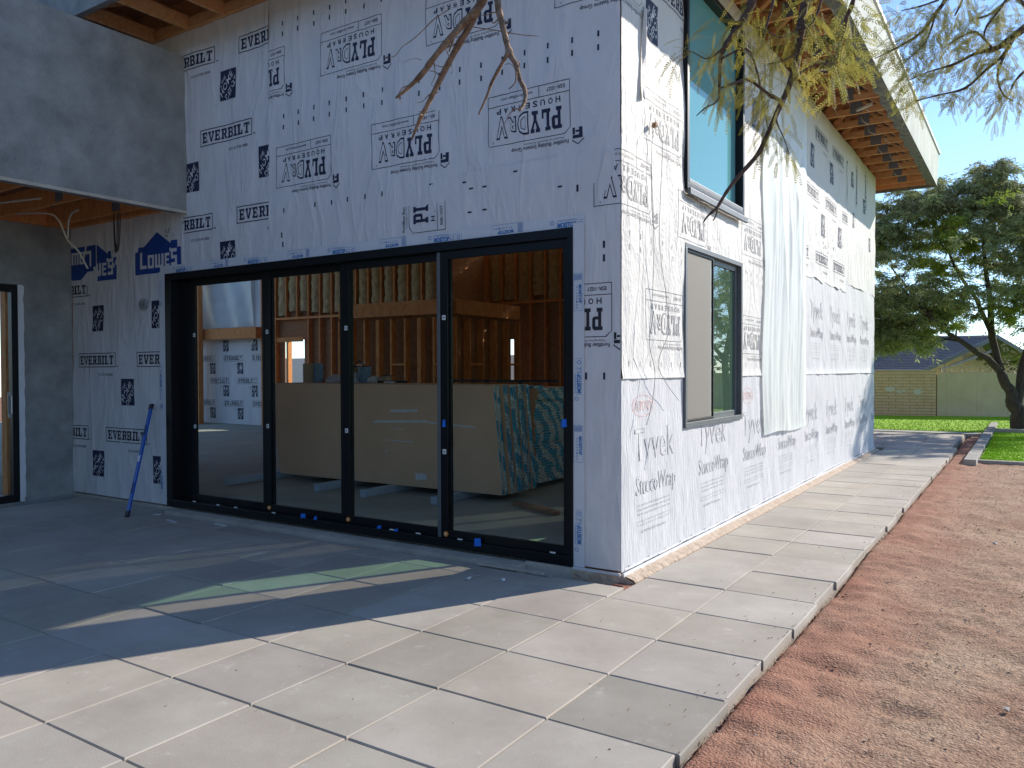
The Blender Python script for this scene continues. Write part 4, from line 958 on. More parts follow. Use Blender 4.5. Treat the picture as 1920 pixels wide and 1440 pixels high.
def drywall():
    rot=Matrix.Rotation(R(8),3,'X')
    n=20; th=.0335; y0=2.02
    stand=[]
    for k in range(n):
        y=y0+k*(th+.0025); mb=MB(); dx=random.uniform(-.03,.03)*(k>0); L=3.66
        x1=-2.40+dx; x0=x1-L; org=Vector((0,y,.142)); e=.0015
        mb.box(x0+.004,x1-.004,y,y+th,.142,.142+1.24,M['gyp'],rot,org)
        mb2=mb; 
        mb.box(x1-.0035,x1,y+e,y+th-e,.146,.142+1.235,M['endtape'],rot,org); mb.box(x0,x0+.0035,y+e,y+th-e,.146,.142+1.235,M['endtape'],rot,org)
        if k==0:
            def mark(u,z,w_,h_,ang=0):
                a=R(ang); pts=[]
                nn=9
                for i in range(nn): pts.append((u+w_*i/(nn-1),z+math.tan(a)*w_*i/(nn-1)+.004*fractal(u+i*.7,z,3)))
                hh=[h_*.85*(.6+.5*abs(fractal(i*.9,u,5))+.2) for i in range(nn)]
                V=[(a_,y-.003,b-h) for (a_,b),h in zip(pts,hh)]+[(a_,y-.003,b+h) for (a_,b),h in zip(pts,hh)]
                V=[rot@(Vector(v)-org)+org for v in V]; mb.add(V,[(i,i+1,nn+i+1,nn+i) for i in range(nn-1)],M['ink_white'])
            mark(-3.93,1.06,.42,.022,2); mark(-4.22,.92,.85,.018,2); mark(-3.36,.94,.66,.010,-3); mark(-3.95,.84,.20,.006); mark(-4.05,.70,.42,.008,-1); mark(-3.64,.27,.17,.05,3); mark(-4.08,.56,.03,.02)
            lab='brown faced drywall bundle, frontmost of the leaning stack, with torn white streaks'
            o=mb.build('drywall_bundle'); tag(o,lab,'drywall',None)
        else:
            o=mb.build('drywall_bundle'); tag(o,'drywall bundle standing on edge in the leaning stack, blue printed tape on its end','drywall','drywall bundles leaning on edge behind the first one')
        # a second pattern of sheets flat behind
    zz=.142
    for k in range(34):
        mb=MB(); L=3.66; dx=random.uniform(-.02,.02)+(.0 if k<30 else .05); y0=2.97+random.uniform(-.012,.012)
        x1=-2.56+dx
        mb.box(x1-L,x1-.004,y0,y0+1.22,zz,zz+.0325,M['gyp']); mb.box(x1-.0035,x1,y0+.002,y0+1.218,zz+.002,zz+.031,M['endtape']); zz+=.0345
        o=mb.build('drywall_bundle')
        if k==33: tag(o,'topmost drywall bundle of the flat pile, with scraps of printed tape on it','drywall')
        else: tag(o,'drywall bundle lying in the flat pile with blue printed end tape','drywall','drywall bundles in the flat pile')
    for x,(ya,yb),lab in((-6.25,(1.30,4.2),'leftmost'),(-4.85,(1.55,4.2),'second from left'),(-4.02,(1.50,4.2),'third from left'),(-3.00,(1.55,4.2),'rightmost')):
        mb=MB(); mb.box(x-.045,x+.045,ya,yb,.052,.140,M['paint']); tag(mb.build('lumber_runner',bevel=.003),'pale painted timber runner under the drywall, %s of the four'%lab,'timber','timber runners under the drywall')
    mb=MB(); rz=Matrix.Rotation(R(-24),3,'Z'); mb.box(-2.25,-1.50,1.83,1.92,.052,.095,M['scrapwood'],rz,Vector((-1.9,1.88,.05))); tag(mb.build('board_offcut',bevel=.004),'brown board offcut on the floor behind the right glass panel','board')
    z=1.378; 
    mb=MB(); mb.tube([(-5.91,2.45,z),(-5.91,2.45,z+.26)],.105,M['card'],20); tag(mb.build('cardboard_tube'),'brown cardboard tube standing on top of the leaning drywall stack','tube')
    mb=MB(); mb.tube([(-5.73,2.43,z),(-5.73,2.43,z+.02),(-5.73,2.43,z+.24),(-5.73,2.43,z+.26)],[.06,.068,.068,.05],M['can'],16); tag(mb.build('caulk_can'),'blue gray can beside the cardboard tube','can')
    mb=MB(); mb.tube([(-4.88,2.45,z),(-4.88,2.45,z+.19)],[.075,.088],M['can'],18); mb.tube([(-4.88,2.45,z+.19),(-4.88,2.45,z+.21)],[.093,.093],M['can'],18)
    hp=[(-4.88+.09*math.cos(a),2.45,z+.17+.10*math.sin(a)) for a in [math.pi*i/8 for i in range(9)]]; mb.tube(hp,.004,M['metal'],5); tag(mb.build('paint_pot'),'blue paint pot with a wire handle on top of the leaning drywall stack','pot')
    def crumple(name,x,y,r,h,m,lab,cat):
        bm=bmesh.new(); bmesh.ops.create_icosphere(bm,subdivisions=3,radius=1)
        for v in bm.verts:
            n=v.co.normalized(); k=1+.35*noise.noise(n*2.5+Vector((x,0,0)))+.15*noise.noise(n*7); v.co=Vector((n.x*r*k,n.y*r*k,max(0,n.z)*h*k))
        bm.verts.index_update(); mb=MB(); mb.add([(v.co.x+x,v.co.y+y,v.co.z+z) for v in bm.verts],[tuple(v.index for v in f.verts) for f in bm.faces],m); bm.free(); tag(mb.build(name),lab,cat)
    crumple('plastic_bag',-5.45,2.45,.11,.10,M['bag'],'crumpled whitish plastic bag near the left end of the drywall stack','bag')
    crumple('plastic_bag',-5.06,2.42,.16,.12,M['bag'],'crumpled plastic bag heaped beside the blue paint pot','bag')
    crumple('rag',-4.70,2.45,.10,.08,M['bag'],'gray rag bunched to the right of the paint pot','rag')
    mb=MB(); mb.box(-5.20,-4.98,2.50,2.62,z,z+.20,M['scrapwood']); mb.box(-5.22,-4.96,2.49,2.63,z+.202,z+.22,M['ink_black']); mb.tube([(-5.19,2.56,z+.22),(-5.09,2.56,z+.29),(-4.99,2.56,z+.22)],.010,M['ink_black']); tag(mb.build('tool_bag'),'dark tool bag with a handle behind the paint pot','tool bag')
    mb=MB(); mb.tube([(-4.54,2.5,z),(-4.54,2.5,z+.085)],.07,M['card'],16); mb.tube([(-4.54,2.5,z+.086),(-4.54,2.5,z+.095)],.078,M['ink_black'],16); tag(mb.build('small_tub'),'small tan tub with a dark lid on top of the drywall stack','tub')
    mb=MB(); mb.box(-4.45,-4.30,2.35,2.40,z,z+.02,M['white']); mb.box(-4.62,-4.15,2.41,2.46,z+.0,z+.03,M['ink_black']); tag(mb.build('hand_saw'),'dark flat tool with a white handle lying on the drywall stack','tool')
    mb=MB(); mb.box(-3.57,-1.98,2.5,2.53,z+.02,z+.045,M['ink_black']); mb.box(-3.5,-3.45,2.5,2.53,z-.0,z+.019,M['ink_black']); mb.box(-2.5,-2.45,2.5,2.53,z-.0,z+.019,M['ink_black']); tag(mb.build('steel_angle'),'long thin black steel angle lying along the top right of the drywall stack','steel angle')
    mb=MB(); mb.box(-2.75,-2.52,2.9,3.1,zz+.001,zz+.03,M['endtape']); tag(mb.build('tape_scraps'),'scraps of printed tape at the right end of the pile','scrap')
drywall()
def level():
    a=Vector((-5.44,-.54,.012)); b=Vector((-5.745,-.055,1.16)); mb=MB(); d=(b-a).normalized()
    mb.beam(a,b,.050,.020,M['levelblue'],up=Vector((0,-1,.3)))
    L=empty('spirit_level',(0,0,0),'long blue spirit level leaning against the wrapped wall left of the sliding door','level')
    o=mb.build('level_body',L,bevel=.003)
    for t in(.02,.98):
        p=a+d*(b-a).length*t; s=MB(); s.beam(p-d*.03,p+d*.03,.054,.025,M['ink_black'],up=Vector((0,-1,.3))); s.build('end_cap',L)
    p=a+d*(b-a).length*.5; s=MB(); s.beam(p-d*.035,p+d*.035,.036,.024,M['white'],up=Vector((0,-1,.3))); s.build('vial_window',L)
    for t in(.24,.76):
        p=a+d*(b-a).length*t; s=MB(); s.beam(p-d*.06,p+d*.06,.026,.023,M['ink'],up=Vector((0,-1,.3))); s.build('hand_slot',L)
    for k,(x,y,l,an) in enumerate([(-4.35,-.28,.20,-8),(-4.95,-.42,.22,-10),(-5.35,-.30,.08,5)]):
        mb=MB(); mb.box(x,x+l,y,y+.03,.001,.006,M['tape'],Matrix.Rotation(R(an),3,'Z'),Vector((x,y,0))); tag(mb.build('paper_strip'),['white strip of paper on the patio, nearest the sliding door','white strip of paper on the patio, longest of the three','tiny white scrap on the patio by the door jamb'][k],'paper strip','paper strips on the shaded patio')
    mb=MB(); mb.box(-1.15,-.55,-.215,-.180,.0,.018,M['slabedge'],Matrix.Rotation(R(1),3,'Z'),Vector((-.8,-.2,0))); tag(mb.build('wood_batten'),'thin batten lying along the slab edge below the right glass panel','batten')
level()
# ================================================================ BACKGROUND
def atY(px,py,Y):
    d=CR*(px-960)/FPX+CU*(720-py)/FPX+CF; t=(Y-CAM[1])/d[1]; return Vector(CAM+d*t)
def background():
    # perimeter wall of plain tan block with a pierced top course
    a=Vector((-.06,24.05,0)); b=Vector((9.5,27.6,0)); d=(b-a).normalized()
    mb=MB(); up=Vector((0,0,1)); L=(b-a).length
    mb.beam(a+up*.69,b+up*.69,.18,1.42,M['block']); 
    for k in range(12): p=a+d*(.9*k+.3); mb.beam(p+Vector((0,-.0935,.05)),p+Vector((0,-.0935,1.38)),.010,.004,M['mortar'],up=Vector((0,1,0)))
    wl=mb.build('block_wall'); tag(wl,'tan block wall with pierced ornamental top course beyond the lawn','wall')
    mb=MB(); n=26
    for i in range(n):
        p=a+d*(.15+.30*i); q=p+d*.27
        for zz in(1.415,1.63): mb.beam(p+up*zz,q+up*zz,.09,.025,M['block'])
        mb.beam(p+up*1.43,q+up*1.62,.09,.025,M['block']); mb.beam(q+up*1.43,p+up*1.62,.088,.025,M['block']); mb.beam(p+up*1.415,p+up*1.645,.09,.024,M['block'])
    mb.build('pierced_course',wl)
    # left stretch: slump block side wall
    mb=MB(); a=Vector((-9,21.9,0)); b=Vector((-.075,24.0,0)); d=(b-a).normalized(); L=(b-a).length
    mb.beam(a+up*.74,b+up*.74,.18,1.52,M['brick']); nrm=Vector((d.y,-d.x,0))
    for k in range(15):
        z=.05+k*.10; mb.beam(a+nrm*.0905+up*z,b+nrm*.0905+up*z,.004,.012,M['mortar'])
    for k in range(13):
        for j in range(22):
            p=a+nrm*.0908+d*(.42*j+(.21 if k%2 else 0))+up*(.05+k*.10)
            if (p-a).dot(d)<L: mb.beam(p,p+up*.10,.004,.010,M['mortar'],up=d)
    w2=mb.build('slump_block_wall'); tag(w2,'warm tan slump block wall directly behind the house corner','wall')
    mb=MB()
    for (u,v,w_,h_) in((-1.35,.88,.34,.20),(-1.1,.80,.2,.12),(-.55,.78,.30,.20),(-.95,.82,.12,.12)):
        p=a+d*(L+u)+nrm*.094+up*v; nn=12
        ring=[p+d*(w_/2*math.cos(2*math.pi*i/nn)*random.uniform(.6,1.1))+up*(h_/2*math.sin(2*math.pi*i/nn)*random.uniform(.6,1.1)) for i in range(nn)]
        mb.add(ring,[tuple(range(nn))],M['render'])
    mb.build('paint_patch',w2)
    # neighbour's house
    N=empty('neighbor_house',(-.5,27,0),'low neighbouring house with gray shingle roof and stone chimney','house')
    N.location=(0,0,0)
    E0=Vector((-9,26.0,1.66)); e1=atY(1727,693,27); r1=atY(1868,628,31)
    E1=Vector(e1); rdg=Vector((r1.x,r1.y,r1.z)); dE=(E1-Vector((-9,E1.y-2.1,E1.z))).normalized()
    E0=E1-dE*12; R0=rdg-dE*13
    top=Vector((0,0,.04))
    mb=MB(); V=[E0,E1,rdg,R0]; mb.add(V+[v-Vector((0,0,.10)) for v in V],[(0,1,2,3),(7,6,5,4),(0,4,5,1),(1,5,6,2),(2,6,7,3),(3,7,4,0)],M['shingle'])
    back=rdg+(rdg-E1)*.9; back.z=E1.z; Bk0=back-dE*13
    V=[R0,rdg,back,Bk0]; mb.add([v+Vector((0,0,-.001)) for v in V]+[v-Vector((0,0,.10)) for v in V],[(0,1,2,3),(7,6,5,4),(0,4,5,1),(1,5,6,2),(2,6,7,3),(3,7,4,0)],M['shingle'])
    # shingle courses as thin steps
    for k in range(1,22):
        t=k/22; p=E0.lerp(R0,t)+Vector((0,0,.006)); q=E1.lerp(rdg,t)+Vector((0,0,.006)); mb.beam(p,q,.05,.014,M['shingle'])
    mb.build('shingle_roof',N)
    mb=MB(); mb.beam(E0-Vector((0,.02,.10)),E1-Vector((0,.02,.10)),.05,.17,M['grayalu']); mb.beam(E1+Vector((.03,0,-.07)),rdg+Vector((.03,0,-.07)),.05,.15,M['grayalu']); mb.beam(rdg+Vector((.03,0,-.07)),back+Vector((.03,0,-.07)),.05,.15,M['grayalu'])
    mb.build('eave_fascia',N)
    mb=MB(); i1=E1+(rdg-E1)*.25-dE*.9; i2=back-(rdg-E1)*.25-dE*.9
    def pr(p,z): return (p.x,p.y,z)
    g0,g1=i1,i2; gm=rdg-dE*.9
    V=[pr(g0,-.4),pr(g1,-.4),pr(g1,E1.z-.1),(gm.x,gm.y,gm.z-.15),pr(g0,E1.z+.0)]; off=-dE*.2
    mb.add(V+[(a_+off.x,b_+off.y,c_) for a_,b_,c_ in V],[(0,1,2,3,4),(9,8,7,6,5)]+[(i,(i+1)%5,5+(i+1)%5,5+i) for i in range(5)],M['brick'])
    mb.beam(E0+Vector((0,.5,-.95)),E1-dE*.9+Vector((0,.5,-.95)),.2,1.5,M['brick'])
    for t in(.3,.55,.8): p=E1.lerp(rdg,t); mb.beam(p-Vector((0,0,.14)),p+Vector((0,0,-.5))-dE*.0,.06,.06,M['curb'])
    p=E1.lerp(rdg,.15); mb.beam(E1.lerp(rdg,.25)-Vector((0,0,.35)),rdg-Vector((0,0,.55)),.08,.10,M['curb'])
    mb.build('gable_wall',N)
    mb=MB(); c=atY(1673,668,28.6); mb.box(c.x-.22,c.x+.16,c.y-.3,c.y+.3,1.6,c.z+.75,M['brick']); mb.box(c.x-.28,c.x+.22,c.y-.36,c.y+.36,c.z+.751,c.z+.80,M['curb']); mb.build('chimney',N)
background()
# ---------------------------------------------------------------- trees
def leaf_quads(mb,P,D,Ln,Wd,m):
    V=[];F=[]
    for p,d,l,w_ in zip(P,D,Ln,Wd):
        r=d.cross(Vector((random.gauss(0,1),random.gauss(0,1),random.gauss(0,1))))
        if r.length<1e-3: continue
        r=r.normalized()*w_/2; q=p+d*l; k=len(V); V+=[p-r*.3,p+r*.3,p+d*l*.5+r,q,p+d*l*.5-r]; F.append((k,k+1,k+2,k+3,k+4))
    mb.add(V,F,m)
def tree(name,base,limbs,crown,ncl,nleaf,mats,label,cat='tree',group=None,leaf=(.12,.035),gap=.1,droop=.5,cull=None,trunk_r=.2):
    """limbs: list of polylines [(Vector,radius)...]; crown: list of (centre,radii)"""
    T=empty(name,base,label,cat,group); inv=-Vector(base)
    tb=MB(); nodes=[]
    for L in limbs:
        pts=[p+inv for p,r in L]; rs=[r for p,r in L]
        P2=[];R2=[]
        for i in range(len(pts)-1):
            for k in range(4): t=k/4; P2.append(pts[i].lerp(pts[i+1],t)+Vector((fractal(i*3+t,1,2),fractal(i*3+t,5,2),0))*rs[i]*.5); R2.append(rs[i]+(rs[i+1]-rs[i])*t)
        P2.append(pts[-1]);R2.append(rs[-1]); tb.tube(P2,R2,M['bark'],10); nodes+= list(zip(P2,R2))[3:]
    cb={m:MB() for m in mats}; cl=[]
    tries=0
    while len(cl)<ncl and tries<ncl*20:
        tries+=1; c,rad=random.choice(crown)
        v=Vector((random.gauss(0,1),random.gauss(0,1),random.gauss(0,1))).normalized()*random.random()**.42
        p=Vector((c[0]+v.x*rad[0],c[1]+v.y*rad[1],c[2]+v.z*rad[2]))
        if noise.noise(p*.9)<-.32+gap: continue
        if cull and cull(p): continue
        cl.append(p+inv)
    for p in cl:
        n,r=min(nodes,key=lambda a:(a[0]-p).length+ (0 if a[0].z<p.z+.3 else 1.5))
        d=(p-n); mid=n+d*.5+Vector((0,0,.12*d.length)); rr=min(.035,r*.5)
        tb.tube([n,n.lerp(mid,.55)+Vector((0,0,.04)),mid,mid.lerp(p,.6)+Vector((0,0,.05)),p],[rr,rr*.8,rr*.55,rr*.35,.006],M['bark'],5,False)
        nodes.append((mid,rr*.55))
        out=Vector((d.x,d.y,0)).normalized() if d.length>.01 else Vector((1,0,0))
        nm=mats[0]; h=(p-inv).z; nz=noise.noise((p-inv)*.8+Vector((3,1,7)))
        if len(mats)>1 and nz>.24: nm=mats[1]
        if len(mats)>2 and h>crown[0][0][2]+crown[0][1][2]*.65 and random.random()<.6: nm=mats[2]
        P=[];D=[];Ls=[];Ws=[]
        for s in range(9):
            a=random.uniform(-1.3,1.3); dd=Vector((out.x*math.cos(a)-out.y*math.sin(a),out.x*math.sin(a)+out.y*math.cos(a),random.uniform(-.35,.55))).normalized(); ln=random.uniform(.25,.55)
            q=p+dd*ln+Vector((0,0,-droop*ln*.5)); tb.tube([p,p+dd*ln*.5,q],[.005,.004,.002],M['bark'],3,False)
            for k in range(nleaf//9):
                t=random.random(); b=p.lerp(p+dd*ln*.5,t*2) if t<.5 else (p+dd*ln*.5).lerp(q,t*2-1)
                P.append(b+Vector((random.gauss(0,.03),random.gauss(0,.03),random.gauss(0,.03)))); e=(dd*.6+Vector((random.gauss(0,.5),random.gauss(0,.5),random.gauss(0,.35)-droop))).normalized()
                D.append(e);Ls.append(random.uniform(.6,1.3)*leaf[0]);Ws.append(leaf[1]*random.uniform(.7,1.2))
        leaf_quads(cb[nm],P,D,Ls,Ws,M[nm])
    tb.build('trunk',T,smooth=True)
    al=MB()
    for m in mats:
        if cb[m].v:
            k=len(al.v); al.add(cb[m].v,cb[m].f,M[m])
    al.build('crown',T)
    return T
def trees():
    Y=18.6; A=lambda x,y,dy=0:atY(x,y,Y+dy)
    b=A(1916,806)
    trunk=[(Vector((b.x,b.y,-.1)),.24),(A(1912,770),.19),(A(1898,745),.145),(A(1886,722),.12),(A(1877,697),.11)]
    l1=[(A(1877,697),.095),(A(1852,672,-.2),.08),(A(1822,654,-.5),.065),(A(1781,627,-.8),.05),(A(1740,590,-1),.045),(A(1690,540,-1),.02)]
    l2=[(A(1877,697),.11),(A(1866,655,.2),.09),(A(1858,600,.4),.08),(A(1850,520,.3),.055),(A(1842,440,.3),.04),(A(1850,370,.3),.02)]
    l3=[(A(1905,760),.15),(A(1914,730,.2),.12),(A(1925,660,.5),.09),(A(1950,560,.6),.07),(A(1970,480,.8),.04)]
    l4=[(A(1862,630,.2),.07),(A(1830,560,.8),.05),(A(1790,500,1.2),.04),(A(1760,430,1.4),.02)]
    l5=[(A(1770,610,-1),.05),(A(1720,560,.4),.035),(A(1670,500,1.0),.02)]
    cr=[((1.1,18.5,4.5),(3.4,2.8,1.5)),((-.9,18.3,3.6),(2.1,2.2,1.35)),((3.1,18.9,4.2),(2.4,2.4,1.5)),((.6,18.5,3.2),(2.9,2.2,.85)),((.9,18.6,5.4),(2.0,1.6,.75)),((-.6,18.2,2.9),(2.0,1.6,.8)),((-.9,18.0,2.4),(1.7,1.3,.6)),((3.3,18.4,3.1),(1.5,1.5,1.2)),((2.2,18.8,4.9),(1.9,1.6,1.0)),((3.6,18.7,4.6),(1.6,1.5,1.4)),((1.7,18.5,6.1),(.45,.45,.7)),((.2,18.5,6.0),(1.4,.8,.5)),((-1.3,18.3,5.0),(1.2,1,.55))]
    def cull(p): 
        q=((p.x-1.7)/1.2)**2+((p.z-1.9)/.75)**2
        return q<1 or p.x<-2.8 or p.z<2.0
    tree('mesquite_tree',(b.x,b.y,0),[trunk,l1,l2,l3,l4,l5],cr,1050,171,['leaf_far','leaf_bright','leaf_dry'],'big dark green mesquite tree with leaning forked trunk on the lawn',cull=cull,leaf=(.13,.024),gap=-.12)
    # bare reaching twigs at the top
    def simple(name,x,y,h,rad,n,mats,label,nleaf=81,leaf=(.13,.05),trunk=.14,grp=None,gap=0):
        p=Vector((x,y,0)); L=[(p+Vector((0,0,-.3)),trunk),(p+Vector((.1,0,h*.3)),trunk*.8),(p+Vector((-.1,.1,h*.55)),trunk*.55),(p+Vector((.1,0,h*.85)),.04)]
        L2=[(p+Vector((.08,0,h*.3)),trunk*.6),(p+Vector((rad*.4,.2,h*.5)),trunk*.4),(p+Vector((rad*.65,.3,h*.7)),.03)]
        L3=[(p+Vector((.0,0,h*.35)),trunk*.6),(p+Vector((-rad*.4,-.2,h*.5)),trunk*.4),(p+Vector((-rad*.7,.1,h*.66)),.03)]
        tree(name,(x,y,0),[L,L2,L3],[((x,y,h*.66),(rad,rad,h*.33)),((x+.3,y,h*.5),(rad*.8,rad*.8,h*.28))],n,nleaf,mats,label,leaf=leaf,gap=gap)
    simple('mesquite_tree',6.6,23.0,6.2,2.9,120,['leaf_far','leaf_dry'],'second feathery tree at the right edge behind the big one')
    simple('shrub_tree',2.6,31,3.4,2.2,60,['leaf_olive','leaf_bright'],'rounded olive green tree behind the block wall under the big crown',trunk=.1)
    simple('shrub_tree',5.6,32,3.9,2.4,60,['leaf_olive','leaf_bright'],'yellow green tree behind the block wall at the right edge',trunk=.1)
    simple('shrub_tree',9.8,34,4.6,3.0,60,['leaf_olive','leaf_dry'],'brownish tree far behind the block wall',trunk=.1)
    simple('pine_tree',-4.4,35,5.0,2.6,70,['leaf_far','leaf_olive'],'dark tree behind the neighbouring house roof',trunk=.15)
    # trees of the yard to the right of the view (the side windows mirror them)
    for k,(x,y,h) in enumerate([(14,10,5.2),(16.5,16,5.8)]):
        simple('yard_tree',x,y,h,3.0,110,['hedge','leaf_bright'],['green yard tree mirrored in the lower side window','taller green yard tree standing behind the mirrored one'][k],leaf=(.2,.09),gap=-.2)
trees()
def behind():
    # added hedge and trees behind the camera, unseen: they darken the door glass reflections
    mb=MB(); V=[];F=[]
    for k in range(26000):
        x=random.uniform(-46,10); y=-19+random.gauss(0,.7); z=random.uniform(-.1,7.6)+.3*fractal(x*.6,0,1); a=Vector((random.gauss(0,1),random.gauss(0,1),random.gauss(0,1))).normalized()*.16; b=a.cross(Vector((random.gauss(0,1),random.gauss(0,1),1))).normalized()*.10
        p=Vector((x,y,z)); n=len(V); V+=[p-a,p+b,p+a,p-b]; F.append((n,n+1,n+2,n+3))
    mb.add(V,F,M['hedge_dark']); mb.box(-46,10,-19.7,-19.1,-.1,7.2,M['hedge_dark']); tag(mb.build('backdrop_hedge'),'added dark hedge behind the camera, there to darken the door glass reflections','hedge')
    for k,(x,y,h) in enumerate([(-38,-24,9),(-30,-21,8),(-23,-24,10),(-16,-21,8),(-9,-23,9),(-2,-22,8),(-26,-30,11),(-12,-30,11),(-34,-30,11),(4,-25,9)]):
        r=3.6; p=Vector((x,y,0)); L=[(p+Vector((0,0,-.3)),.3),(p+Vector((.1,0,h*.4)),.22),(p+Vector((0,0,h*.8)),.06)]
        tree('backdrop_tree',(x,y,0),[L],[((x,y,h*.55),(r*1.1,r,h*.5))],130,54,['hedge_dark'],'added tree of the dark row behind the camera, a backdrop for the door glass','tree','added backdrop trees behind the camera',leaf=(.5,.3),gap=-.3)
behind()
def near_branches():
    def nb(path,d0,m,mb,dd=0,n=8):
        pts=[];rs=[]
        K=[(near(x,y,d0+dd*i),w_/2*(.68 if m.name.startswith('brown') else 1)*(d0)/FPX) for i,(x,y,w_) in enumerate(path)]
        for i in range(len(K)-1):
            a=K[max(i-1,0)][0];b=K[i][0];c=K[i+1][0];e=K[min(i+2,len(K)-1)][0]
            for k in range(4):
                t=k/4; p=.5*((2*b)+(c-a)*t+(2*a-5*b+4*c-e)*t*t+(3*b-a-3*c+e)*t**3)
                r=K[i][1]+(K[i+1][1]-K[i][1])*t; r*=1+.22*fractal(p.x*40,p.y*40,p.z*40)+(.28 if random.random()<.12 else 0)
                pts.append(p);rs.append(max(.0006,r))
        pts.append(K[-1][0]);rs.append(K[-1][1]*.8); mb.tube(pts,rs,m,n); return pts
    T=empty('overhanging_tree',(0,0,0),'tree whose bare and feathery branches hang into the top of the view','tree')
    m=M['bark_near']; mb=MB(); d=2.55
    A=nb([(930,-260,44),(922,-120,34),(915,-40,28),(903,5,24),(868,45,21),(820,100,18),(792,138,15),(765,165,12),(742,184,6)],d,m,mb,.02)
    B=nb([(918,-60,24),(893,25,20),(862,80,18),(835,130,17),(805,190,15),(788,222,13),(772,262,6)],d+.06,m,mb,.03)
    C_=nb([(922,-90,28),(932,0,18),(943,50,17),(955,98,16),(968,122,13),(975,150,11),(984,168,11),(984,190,10),(974,208,6)],d+.03,m,mb,-.02)
    nb([(953,98,12),(938,125,10),(922,155,9),(913,180,8),(897,215,4)],d-.04,m,mb,.01)
    nb([(968,135,5),(966,155,4),(954,167,3)],d-.1,m,mb); nb([(862,45,8),(848,80,6),(842,97,5)],d,m,mb)
    for t in([(842,18,3),(815,35,3),(790,60,2.5),(770,77,2.5),(755,87,2),(740,105,2),(724,108,1.5)],[(882,50,3),(930,57,3),(975,65,2.5),(1012,68,1.5)],[(832,78,2),(838,97,2),(845,112,2),(848,132,1.5),(846,138,3)],[(938,32,5),(927,43,4),(922,41,3)],[(790,112,2),(775,110,1),(755,117,.8)]): nb(t,d,m,mb)
    for P in(A,B,C_):
        for k in range(6,len(P)-1,3):
            p=P[k]; q=p+Vector((random.gauss(0,1),random.gauss(0,1),random.gauss(0,1))).normalized()*random.uniform(.014,.026); mb.tube([p,p.lerp(q,.5),q],[.005,.003,.0008],m,5)
    for P,sc in((A,1),(B,1),(C_,1)):
        for k in range(5,len(P)-1,2):
            if random.random()<.6: continue
            p=P[k]; q=p; dv=(CR*0+np.array([random.gauss(0,1),random.gauss(0,1),random.gauss(-.2,.8)])); dv=Vector(dv).normalized(); L=random.uniform(.04,.13); pts=[p]
            for z in range(6): dv=(dv+Vector((random.gauss(0,.35),random.gauss(0,.35),random.gauss(0,.35)))).normalized(); q=q+dv*L/6; pts.append(q)
            mb.tube(pts,[.0028,.0022,.0018,.0015,.0012,.001,.0006],m,5)
    mb.build('bare_branch',T,smooth=True)
    # feathery branches
    tw=M['twig']; mb=MB(); d=3.5; lf=MB()
    paths=[]
    def bp(path,dd0=0,dd=0,store=True,n=7):
        nonlocal mb
        if (path[0][1]<-25 or path[0][0]>1980) and mb.v: mb.build('leafy_branch',T,smooth=True); mb=MB()
        P=nb(path,d+dd0,tw,mb,dd,n)
        if store: paths.append(P)
        return P
    bp([(1530,-160,24),(1518,-60,19),(1510,0,17),(1500,60,15),(1495,110,14),(1480,160,12),(1466,192,11),(1440,250,10)],0,.01)
    bp([(1440,250,10),(1420,290,9),(1385,330,8),(1362,360,7),(1345,388,6),(1327,405,4),(1318,418,2)],.08,.0,False); bp([(1346,387,4),(1343,402,3),(1337,414,2)],.08,0,False)
    bp([(1466,190,8),(1441,176,6),(1405,150,5),(1388,152,4.5),(1352,165,4)],.0,-.03); 
    bp([(1480,160,4),(1510,130,3),(1540,120,2),(1565,118,1.5)],0); bp([(1470,185,4),(1455,220,3),(1470,260,2),(1480,290,1.5)],0,.02); bp([(1495,100,4),(1465,115,3),(1440,120,2)],0); bp([(1500,50,5),(1470,70,3),(1440,60,2),(1420,50,2)],0)
    bp([(1425,-60,16),(1411,0,14),(1395,34,13),(1377,62,12),(1358,90,11),(1352,112,9),(1349,159,6),(1349,184,4)],.2,.01)
    bp([(1349,182,4),(1338,195,3),(1324,201,3),(1306,217,2)],.2,0,False); bp([(1352,110,5),(1400,92,4),(1418,130,4),(1424,155,4),(1430,190,3),(1439,238,2)],.2,.02)
    bp([(1395,34,5),(1382,42,4),(1374,41,2)],.2); bp([(1365,80,4),(1330,110,3),(1300,98,2),(1284,96,1)],.2)
    bp([(1612,-70,10),(1600,0,9),(1587,35,8),(1581,62,7),(1568,100,4),(1560,130,2)],.4,.02)
    bp([(1452,-60,8),(1450,0,6),(1440,40,4),(1430,70,3)],.1); bp([(1545,-60,8),(1540,0,5),(1525,40,3),(1500,60,3)],.0)
    # group at the right, further off
    d=5.2
    def far(path,dd0=0): return bp(path,dd0,.02)
    far([(1800,-60,9),(1772,0,8),(1752,28,7),(1733,55,6),(1709,74,5),(1671,95,3),(1640,110,2)]); far([(1755,25,4),(1735,80,3),(1700,112,2)]); far([(1760,0,4),(1725,12,3),(1690,20,2)])
    far([(1990,0,22),(1925,50,15),(1895,72,12),(1870,90,9),(1830,100,7),(1790,120,5),(1740,135,3),(1705,150,2)],.3)
    far([(1905,65,8),(1880,105,6),(1850,130,5),(1810,165,4),(1760,178,3),(1715,190,2)],.3); far([(1885,100,5),(1870,140,4),(1880,175,3),(1900,190,2)],.3); far([(1930,20,8),(1900,-5,6),(1860,25,4),(1830,35,3)],.3)
    far([(1860,90,5),(1830,60,4),(1800,70,3),(1770,90,2)],.3); far([(1935,120,6),(1905,150,4),(1895,170,3)],.3); far([(1905,-30,6),(1880,10,5),(1850,50,4),(1845,70,3)],.2); far([(1820,-40,6),(1800,10,4),(1790,30,3)],.1)
    mb.build('leafy_branch',T,smooth=True)
